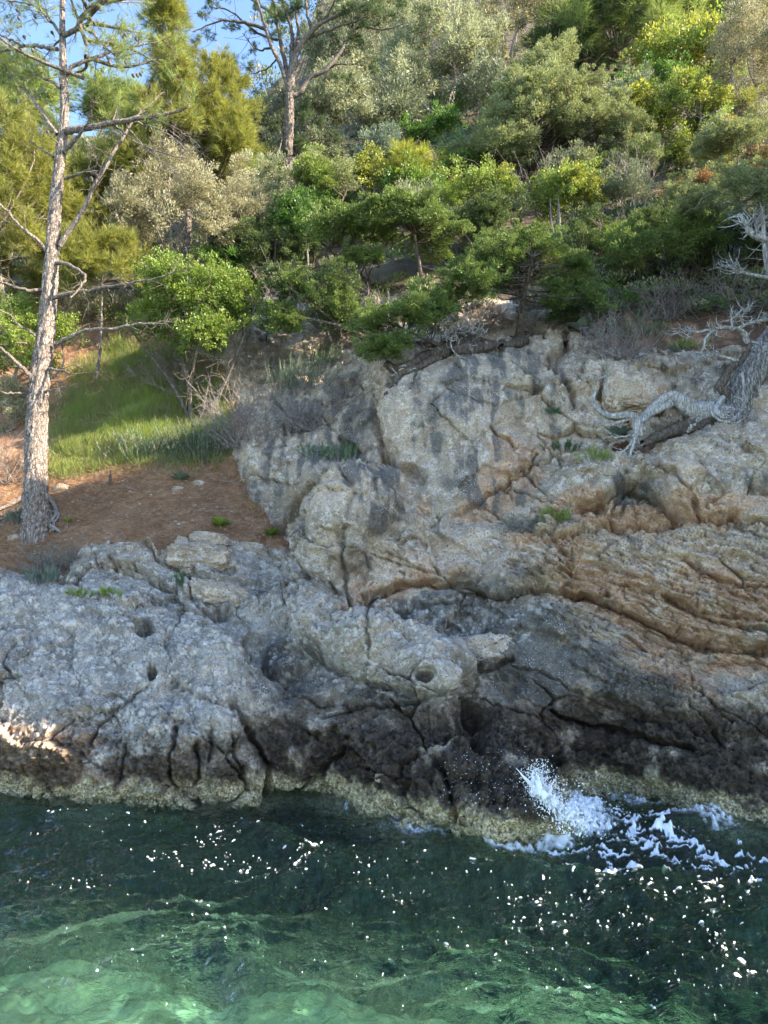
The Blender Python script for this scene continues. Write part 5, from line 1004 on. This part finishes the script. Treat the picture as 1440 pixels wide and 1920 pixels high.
# needle litter and dry stalks over the earth bank
R = np.random.default_rng(422); n = 13000; uu_ = R.uniform(-10, 560, n); vv_ = R.uniform(860, 1075, n); ok = in_poly(uu_, vv_, soilpoly); gp = np.array([hit(a, b) for a, b in zip(uu_[ok], vv_[ok])]); n = len(gp); kk = 3
b3 = np.repeat(gp, kk, 0) + R.normal(size=(n * kk, 3)) * np.array([.03, .03, .0]) + np.array([0, -.004, .008]); g = Geo(); D = norm(R.normal(size=(n * kk, 3)) * np.array([1, .7, .25]) + np.array([0, -.2, 0])); PAL['litter'] = [(.34,.20,.10), (.52,.36,.22), (.18,.105,.06)]
needles(g, b3, D, .10, .0045, colours('litter', n * kk, R), R); tag(g.build('needle_litter', M_GRASS, smooth=False), 'fallen brown pine needles over the earth bank', 'litter', None, 'stuff')
def rosette(label, u, v, size_px, n, seed, pal='mastic', up=.7):
    R = np.random.default_rng(seed); b = hit(u, v) + np.array([0, -.04, .02]); s = size_px * b[1] / FPX; root = thing('leafy_rosette', label, 'plant', tuple(b), 'leafy rosettes')
    gs = Geo(); sticks(gs, [b - np.array([0, 0, .06])], [b + np.array([0, 0, .05])], .012, .008, None, 6); gs.build('stem', M_GREYBARK, root, b)
    for i in range(n):
        th = i * 2.4 + R.normal() * .2; el = up * (.35 + i / n); d = norm(np.array([math.cos(th), math.sin(th) * .8 - .15, el])); L = s * R.uniform(.75, 1.1); sd = norm(np.cross(d, [0, 0, 1])); nn = np.cross(sd, d)
        tt_ = np.array([0, .2, .45, .7, .9, 1.0]); ww = np.array([.05, .12, .30, .32, .18, .0]) * L * .75; arc = -.22 * L * tt_ ** 2
        cen = b + d * (tt_ * L)[:, None] + np.array([0, 0, 1]) * arc[:, None] * -1 * (el - .6) + np.array([0, 0, .02])
        Lf = cen + sd * ww[:, None] + nn * (ww * .35)[:, None]; Rt = cen - sd * ww[:, None] + nn * (ww * .35)[:, None]
        Vv = np.concatenate([Lf, cen, Rt]); j = np.arange(5); F = np.vstack([np.stack([j, j + 1, j + 7, j + 6], -1), np.stack([j + 6, j + 7, j + 13, j + 12], -1)])
        gg = Geo(); gg.add(Vv, F, colours(pal, 1, R)[0] * R.uniform(.8, 1.2)); gg.build('leaf', M_LEAF, root, b)
rosette('leafy green rosette on the earth just above the slab rocks', 414, 992, 24, 16, 431); rosette('leafy rosette tucked beside the foot of the jutting block', 508, 1010, 22, 14, 432)
rosette('leafy plant with one orange leaf beside stones on the earth bank', 338, 905, 24, 14, 433, 'glaucous'); rosette('blue-green cabbage-like rosette on the cliff rim', 1088, 628, 32, 16, 434, 'glaucous')
rosette('green rosette in the crevice under the dead juniper limb', 1158, 826, 30, 14, 435, 'glaucous'); rosette('blue-green rosette at the right edge behind the dead juniper', 1432, 610, 26, 12, 436, 'glaucous'); rosette('small rosette on the rim rock behind the bleached branches', 1262, 668, 16, 10, 437, 'glaucous')
rosette('small weed on the earth right of the pine roots', 128, 985, 14, 9, 438, 'lightgreen')

# --- weathered dead juniper on the right and the root tangle in the middle, limb by limb
def limb(root, base, name, pts, w0, w1, mat=M_DEAD, groove=5, twist=2.0, sides=14, seed=0, dy=0.0):
    """pts: (u, v, dist offset from surface towards viewer) or (u, v, None, Y)"""
    pp = []
    for p in pts:
        pp.append(P(p[0], p[1], p[2]))
    n = max(10, 6 * len(pp)); s = smooth_path(pp, n); R = np.random.default_rng(seed + 5); s[1:-1] += R.normal(size=(n - 2, 3)) * .004
    r = np.linspace(w0, w1, n) * (.56 if w0 > 8 else .5) * s[:, 1] / FPX; g = Geo(); tube(g, s, r, sides if w0 > 8 else 7, 0.05 if w0 > 8 else 0, groove if w0 > 8 else 0, twist, seed=seed)
    g.build(name, mat, root, base); return s, r
def twigs_from(g, s, r, n, L, R, up=.1):
    for _ in range(n):
        f = R.integers(len(s) // 3, len(s)); d = norm(norm(s[min(f + 1, len(s) - 1)] - s[f - 1]) + R.normal(size=3) * .9 + np.array([0, -.1, up])); l = L * R.uniform(.4, 1.2); a = s[f]
        m = a + d * l * .5 + R.normal(size=3) * l * .12; e = m + norm(d + R.normal(size=3) * .7) * l * .5; tube(g, smooth_path([a, m, e], 6), np.linspace(max(r[f] * .5, .0055), .002, 6), 5)
        for _ in range(2):
            x = m + norm(d + R.normal(size=3) * .9) * l * R.uniform(.25, .5); sticks(g, [m], [x], .0028, .0012, None, 4)
M_DEADTRUNK = bark_material('split_dead_trunk', (.17, .15, .13), (.48, .45, .415), 34, .10, 1.0)
YD = 9.55
base = P(1400, 770, YD); root = thing('dead_juniper', 'twisted silvery dead juniper trunk with bleached limbs on the right-hand cliff', 'dead tree', tuple(base)); R = np.random.default_rng(501); gt = Geo()
limb(root, base, 'trunk', [(1362,800,9.45),(1378,765,9.45),(1400,715,9.5),(1428,668,9.55),(1462,620,9.6),(1500,560,9.7),(1520,500,9.8)], 46, 38, M_DEADTRUNK, 8, .5, 32, 1)
S = []
S.append(limb(root, base, 'limb', [(1375,775,9.45),(1340,770,9.4),(1300,768,9.35),(1272,752,9.3),(1252,748,9.3),(1230,762,9.25),(1208,784,9.2),(1202,806,9.2)], 34, 12, M_DEAD, 5, 4, 16, 2))
S.append(limb(root, base, 'limb', [(1330,775,9.4),(1305,785,9.35),(1293,800,9.3),(1284,812,9.3)], 20, 9, M_DEAD, 4, 4, 12, 3))
S.append(limb(root, base, 'limb', [(1360,795,9.45),(1300,798,9.35),(1250,812,9.25),(1205,832,9.2)], 26, 14, M_DARKBARK, 5, 3, 14, 4))
S.append(limb(root, base, 'limb', [(1258,756,9.25),(1225,772,9.2),(1200,792,9.15),(1192,800,9.12)], 14, 9, M_DEAD, 4, 4, 12, 41))
S.append(limb(root, base, 'limb', [(1200,815,9.15),(1194,800,9.1),(1190,782,9.1),(1170,778,9.05),(1145,780,9.0),(1125,772,9.0),(1111,758,9.0),(1114,742,9.0),(1118,732,9.0)], 13, 5, M_DEAD, 4, 4, 12, 5))
S.append(limb(root, base, 'limb', [(1190,782,9.1),(1165,790,9.05),(1140,798,9.0),(1125,792,9.0),(1108,794,9.0)], 8, 3, seed=6))
S.append(limb(root, base, 'limb', [(1196,805,9.12),(1190,822,9.05),(1184,842,9.0),(1178,866,8.98)], 9, 4, seed=7)); S.append(limb(root, base, 'limb', [(1188,825,9.05),(1170,846,9.0),(1154,862,9.0)], 5, 2, seed=8)); S.append(limb(root, base, 'limb', [(1188,816,9.05),(1160,820,9.0),(1136,820,9.0)], 5, 2, seed=9))
S.append(limb(root, base, 'limb', [(1135,735,9.1),(1136,705,9.1),(1134,685,9.1)], 5, 3, seed=10)); S.append(limb(root, base, 'limb', [(1136,705,9.1),(1118,710,9.05),(1100,708,9.05)], 4, 2, seed=11))
S.append(limb(root, base, 'limb', [(1362,740,9.35),(1352,720,9.3),(1370,690,9.3),(1390,675,9.3),(1405,650,9.3),(1400,630,9.3)], 16, 7, M_DARKBARK, 4, 4, 12, 12))
S.append(limb(root, base, 'limb', [(1402,642,9.3),(1392,622,9.25),(1370,615,9.2),(1345,616,9.15),(1325,632,9.1),(1320,652,9.1)], 9, 3.5, seed=13)); S.append(limb(root, base, 'limb', [(1345,616,9.15),(1310,622,9.1),(1285,622,9.05),(1262,626,9.05)], 6, 2, seed=14))
S.append(limb(root, base, 'limb', [(1380,617,9.2),(1410,604,9.25),(1445,600,9.3)], 7, 5, seed=15)); S.append(limb(root, base, 'limb', [(1374,616,9.2),(1372,598,9.2),(1380,594,9.2)], 5, 2.5, seed=16)); S.append(limb(root, base, 'limb', [(1395,612,9.2),(1390,595,9.2),(1402,578,9.2)], 5, 2, seed=17))
S.append(limb(root, base, 'limb', [(1383,676,9.28),(1350,668,9.2),(1322,664,9.1),(1305,676,9.1)], 7, 2.5, seed=18)); S.append(limb(root, base, 'limb', [(1320,652,9.1),(1312,664,9.1),(1304,675,9.1)], 4, 2, seed=19))
S.append(limb(root, base, 'limb', [(1355,745,9.3),(1342,768,9.25),(1355,782,9.2),(1375,786,9.2),(1392,768,9.2)], 10, 6, seed=20)); S.append(limb(root, base, 'limb', [(1392,700,9.3),(1394,740,9.25),(1392,770,9.22),(1396,785,9.2)], 6, 3, seed=21)); S.append(limb(root, base, 'limb', [(1330,762,9.3),(1345,785,9.2),(1378,793,9.15),(1398,782,9.15)], 7, 3, seed=22)); S.append(limb(root, base, 'limb', [(1395,785,9.2),(1398,800,9.15),(1402,818,9.12)], 4, 2, seed=23))
for i, q_ in enumerate([[(1400,760,9.45),(1420,785,9.4),(1445,800,9.4)],[(1405,745,9.45),(1430,765,9.4),(1460,775,9.4)],[(1392,770,9.45),(1412,790,9.35),(1450,812,9.3)],[(1410,735,9.5),(1440,745,9.5),(1470,750,9.5)]]): S.append(limb(root, base, 'root', q_, 18, 8, M_DEAD, 4, 4, 12, 30 + i))
S.append(limb(root, base, 'limb', [(1445,522,9.9),(1410,515,9.85),(1385,508,9.8),(1362,498,9.8)], 8, 4, seed=24)); S.append(limb(root, base, 'limb', [(1445,450,9.9),(1425,446,9.9),(1405,435,9.9),(1398,418,9.9),(1385,402,9.95)], 12, 6, seed=25)); S.append(limb(root, base, 'limb', [(1430,446,9.9),(1418,425,9.9),(1420,410,9.9)], 8, 4, seed=26)); S.append(limb(root, base, 'limb', [(1455,440,9.9),(1470,500,9.85),(1490,560,9.75)], 14, 20, seed=27))
for i, (s, r) in enumerate(S): twigs_from(gt, s, r, (22 if i > 11 else 7) if i > 4 else 2, .19 if i < 26 else .32, R)
gt.build('twigs', M_DEAD, root, base)
base = hit(840, 668); root = thing('root_tangle', 'dark old juniper roots and grey dead twigs tangled on the cliff rim', 'dead roots', tuple(base)); gt = Geo(); R = np.random.default_rng(502); S = []
def hp(u, v, off): 
    h = hit(u, v); return (u, v, h[1] - off)
S.append(limb(root, base, 'root', [hp(985,640,.1),hp(960,646,.12),hp(920,650,.14),hp(880,655,.14),hp(850,662,.12)], 22, 20, M_DARKBARK, 5, 3, 14, 51)); S.append(limb(root, base, 'root', [hp(900,640,.2),hp(860,645,.2),hp(830,660,.15),hp(800,672,.12),hp(770,686,.1),hp(742,692,.08),hp(722,682,.08)], 26, 14, M_DARKBARK, 5, 3, 14, 52))
S.append(limb(root, base, 'root', [hp(820,668,.12),hp(780,690,.08),hp(752,700,.06),hp(738,722,.05),hp(722,740,.04)], 14, 5, M_DARKBARK, 4, 3, 10, 53)); S.append(limb(root, base, 'root', [hp(830,672,.1),hp(790,685,.06),hp(775,712,.05),hp(768,728,.04)], 8, 3, M_DARKBARK, 4, 3, 10, 54)); S.append(limb(root, base, 'root', [hp(940,652,.12),hp(900,640,.18),hp(860,628,.2),hp(835,640,.18)], 14, 9, M_DARKBARK, 4, 3, 10, 55)); S.append(limb(root, base, 'root', [hp(850,650,.2),hp(800,645,.15),hp(770,640,.1)], 12, 6, M_DARKBARK, 4, 3, 10, 56)); S.append(limb(root, base, 'root', [hp(775,676,.14),hp(800,662,.16),hp(826,650,.18)], 8, 5, M_DEAD, 4, 3, 10, 57))
for i in range(80):
    c = P(R.normal(860, 28), R.normal(618, 16), 10.75 + R.normal() * .12); rr = R.uniform(.05, .16); a0 = R.uniform(0, 6.28); ax, ay = frame_of(norm(R.normal(size=3) + np.array([0, -1, 0]))[None]); th = np.linspace(a0, a0 + R.uniform(2, 5), 9)
    tube(gt, c + rr * (np.cos(th)[:, None] * ax[0] + np.sin(th)[:, None] * ay[0] * .8) + np.linspace(0, 1, 9)[:, None] * R.normal(size=3) * .1, np.linspace(.011, .004, 9) * R.uniform(.5, 1.1), 6)
for s, r in S: twigs_from(gt, s, r, 8, .22, R)
gt.build('twigs', M_DEAD, root, base)

# --- loose slabs, blocks and stones
import bmesh
def ico(n):
    bm = bmesh.new(); bmesh.ops.create_icosphere(bm, subdivisions=n, radius=1); v = np.array([x.co[:] for x in bm.verts]); f = np.array([[y.index for y in x.verts] for x in bm.faces]); bm.free(); return v, f
ICO4, ICO2 = ico(5), ico(3)
def boulder(label, u, v, ru, rv, seed, depth=.8, tilt=0, out=.05, name='boulder', group='loose slabs on the shore', ico_=None, zone=(0, .25, .3), mat=None):
    vv_, ff = ico_ or ICO4; h = hit(u, v); k = h[1] / FPX; c = h + np.array([0, .10 * depth - out, 0]); n = norm(vv_)
    e = np.sign(n) * np.abs(n) ** .72; e = e * np.array([ru * k, (ru + rv) * .5 * k * depth, rv * k]); q = n * 2 + seed * 3.7
    rel = 1 + .14 * fbm(q * .8, 3, seed) + .05 * fbm(q * 3, 3, seed + 4, .55, True) - .07 * np.exp(-((lambda w: (w[1] - w[0]))(worley(q * 1.1, seed)) / .06) ** 2); fc, fce = facets((n * np.array([1, 1, 1.6])) * .9 + seed, seed, .7); p = e * (rel + .16 * fc - .05 * np.exp(-(fce / .05) ** 2))[:, None]
    p = p + norm(e) * (.012 * fbm((c + p) * 22, 3, 7))[:, None]; t_ = math.radians(tilt); ca, sa = math.cos(t_), math.sin(t_); p = np.stack([p[:, 0] * ca + p[:, 2] * sa, p[:, 1], -p[:, 0] * sa + p[:, 2] * ca], -1)
    me = mesh_np(name, p, ff); nz = np.clip(.5 + fbm((c + p) * 4, 2, 9), 0, 1)
    add_attr(me, 'zone', np.stack([zone[0] * nz, zone[1] * nz, zone[2] * (1 - nz)], -1)); add_attr(me, 'tide', np.zeros((len(p), 3))); add_attr(me, 'peb', np.zeros((len(p), 3)))
    return tag(obj(name, me, mat or M_ROCK, None, tuple(c)), label, 'rock', group)
boulder('rounded grey slab at the top of the slab pile below the rosette', 376, 1044, 60, 25, 601, .9, 6, .0)
boulder('long grey slab lying tilted in the middle of the slab pile', 412, 1114, 56, 22, 602, .9, 14, .0)
boulder('small pale slab right beside the leafy rosette on the earth', 392, 1012, 36, 14, 603, .8, 8, .03)
boulder('square pale-topped block perched right of the conglomerate ridge', 905, 1218, 52, 25, 604, .8, -8, .0, zone=(0, .5, .2))
boulder('pale slab half buried between the slab pile and the jutting block', 478, 1032, 30, 14, 605, .8, 12, .02)
boulder('tan rounded block wedged on the cliff below the rim', 1180, 738, 48, 40, 606, .6, 0, .06, zone=(.4, .2, .7))
boulder('smaller tan block right of the rounded one below the rim', 1222, 745, 30, 28, 607, .6, 0, .05, zone=(.45, .2, .6))
boulder('grey stone beside the leafy plant on the earth bank', 331, 920, 11, 9, 611, .8, 0, .02, 'stone', 'stones on the earth bank', ICO2, (0, .2, .6)); boulder('flat pale stone right of the leafy plant on the earth bank', 370, 909, 13, 9, 612, .8, 0, .02, 'stone', 'stones on the earth bank', ICO2, (0, 0, .9)); boulder('pale knobbly stone just right of the tall pine trunk', 113, 916, 15, 9, 613, .8, 0, .02, 'stone', 'stones on the earth bank', ICO2, (0, .2, .7))
boulder('bluish stone low on the earth bank above the jutting block', 453, 970, 7, 5, 614, .8, 0, .015, 'stone', 'stones on the earth bank', ICO2, (0, .1, .5)); boulder('pale stone at the grass edge left of the spurge', 275, 875, 8, 6, 615, .8, 0, .015, 'stone', 'stones on the earth bank', ICO2, (.1, 0, .8)); boulder('narrow whitish stone in the middle of the earth bank', 412, 936, 9, 4, 616, .8, 20, .015, 'stone', 'stones on the earth bank', ICO2, (0, 0, .9)); boulder('flat brown stone under the spurge at the grass edge', 374, 880, 10, 4, 617, .8, 0, .015, 'stone', 'stones on the earth bank', ICO2, (.4, 0, .5)); boulder('white stone left of the pine foot on the rock edge', 24, 1010, 13, 9, 618, .8, 0, .02, 'stone', 'stones on the earth bank', ICO2, (0, 0, .9))
boulder('pale yellowish stone at the waterline in the middle of the shore', 715, 1460, 11, 8, 619, .8, 0, .03, 'stone', 'stones at the waterline', ICO2, (.3, 0, .9)); boulder('rounded tan stone stuck in the foot of the left rock', 362, 1485, 11, 14, 620, .8, 0, .03, 'stone', 'stones at the waterline', ICO2, (.5, 0, .6))
# fine gravel over the earth
R = np.random.default_rng(621); n = 900; uu_ = R.uniform(0, 520, n); vv_ = R.uniform(880, 1015, n); ok = in_poly(uu_, vv_, soilpoly); gp = np.array([hit(a, b) for a, b in zip(uu_[ok], vv_[ok])]); s = R.lognormal(-4.75, .45, len(gp)); v0, f0 = ico(1)
Vg = (gp[:, None] + (v0[None] * R.uniform(.6, 1.2, (len(gp), len(v0), 1))) * s[:, None, None] * np.array([1.2, 1, .7])); me = mesh_np('gravel', Vg.reshape(-1, 3), (np.arange(len(gp))[:, None, None] * len(v0) + f0[None]).reshape(-1, 3))
t = NT('pale_gravel'); tag(obj('gravel', me, t.done(t.principled(t.mix(t.noise(9, 2, .5, t.pos()), (.26, .21, .17), (.55, .51, .46)), .9, .2))), 'small pale pebbles scattered over the earth bank', 'gravel', None, 'stuff')
# a short dark stake in the earth and a thin leaning cane
b = hit(207, 908); g = Geo(); tube(g, np.array([b - [0, 0, .05], b + [.0, -.02, .12], b + [.01, -.02, .22]]), [.022, .02, .012], 8, .2); tag(g.build('stump', M_DARKBARK, None, b), 'short dark broken stub standing in the earth bank', 'stump').location = tuple(b)
g = Geo(); s = smooth_path([hit(498, 985) + np.array([0, -.05, .02]), hit(530, 950) + np.array([0, -.12, .05]), hit(600, 870) + np.array([0, -.1, .05])], 14); tube(g, s, np.linspace(.006, .003, 14), 5); tag(g.build('dead_stick', M_TWIG), 'thin pale dead stick leaning on the jutting block', 'stick')

# fallen twigs on the earth bank
R = np.random.default_rng(631)
for i_, (u_, v_, lb) in enumerate([(250, 915, 'fallen grey twig across the middle of the earth bank'), (430, 900, 'fallen twig under the dry bush at the right of the earth bank'), (180, 945, 'fallen crooked twig right of the pine roots'), (395, 965, 'fallen twig just above the leafy rosette on the earth')]):
    g = Geo(); a0 = hit(u_ - 26, v_ + R.normal() * 6) + np.array([0, -.02, .015]); a1 = hit(u_ + 26, v_ + R.normal() * 8) + np.array([0, -.02, .015]); pth = smooth_path([a0, (a0 + a1) / 2 + R.normal(size=3) * np.array([.03, .0, .012]) + np.array([0, -.015, .01]), a1], 10); tube(g, pth, np.linspace(.007, .003, 10), 6)
    tag(g.build('dead_stick', M_TWIG), lb, 'stick')

# foliage masses and twig bundles too fine to pick apart
for o in bpy.data.objects:
    if o.name.split('.')[0] in ('leaf_clump', 'twigs', 'branches', 'needles', 'leaves', 'stems', 'roots', 'top_branches'): o['kind'] = 'stuff'
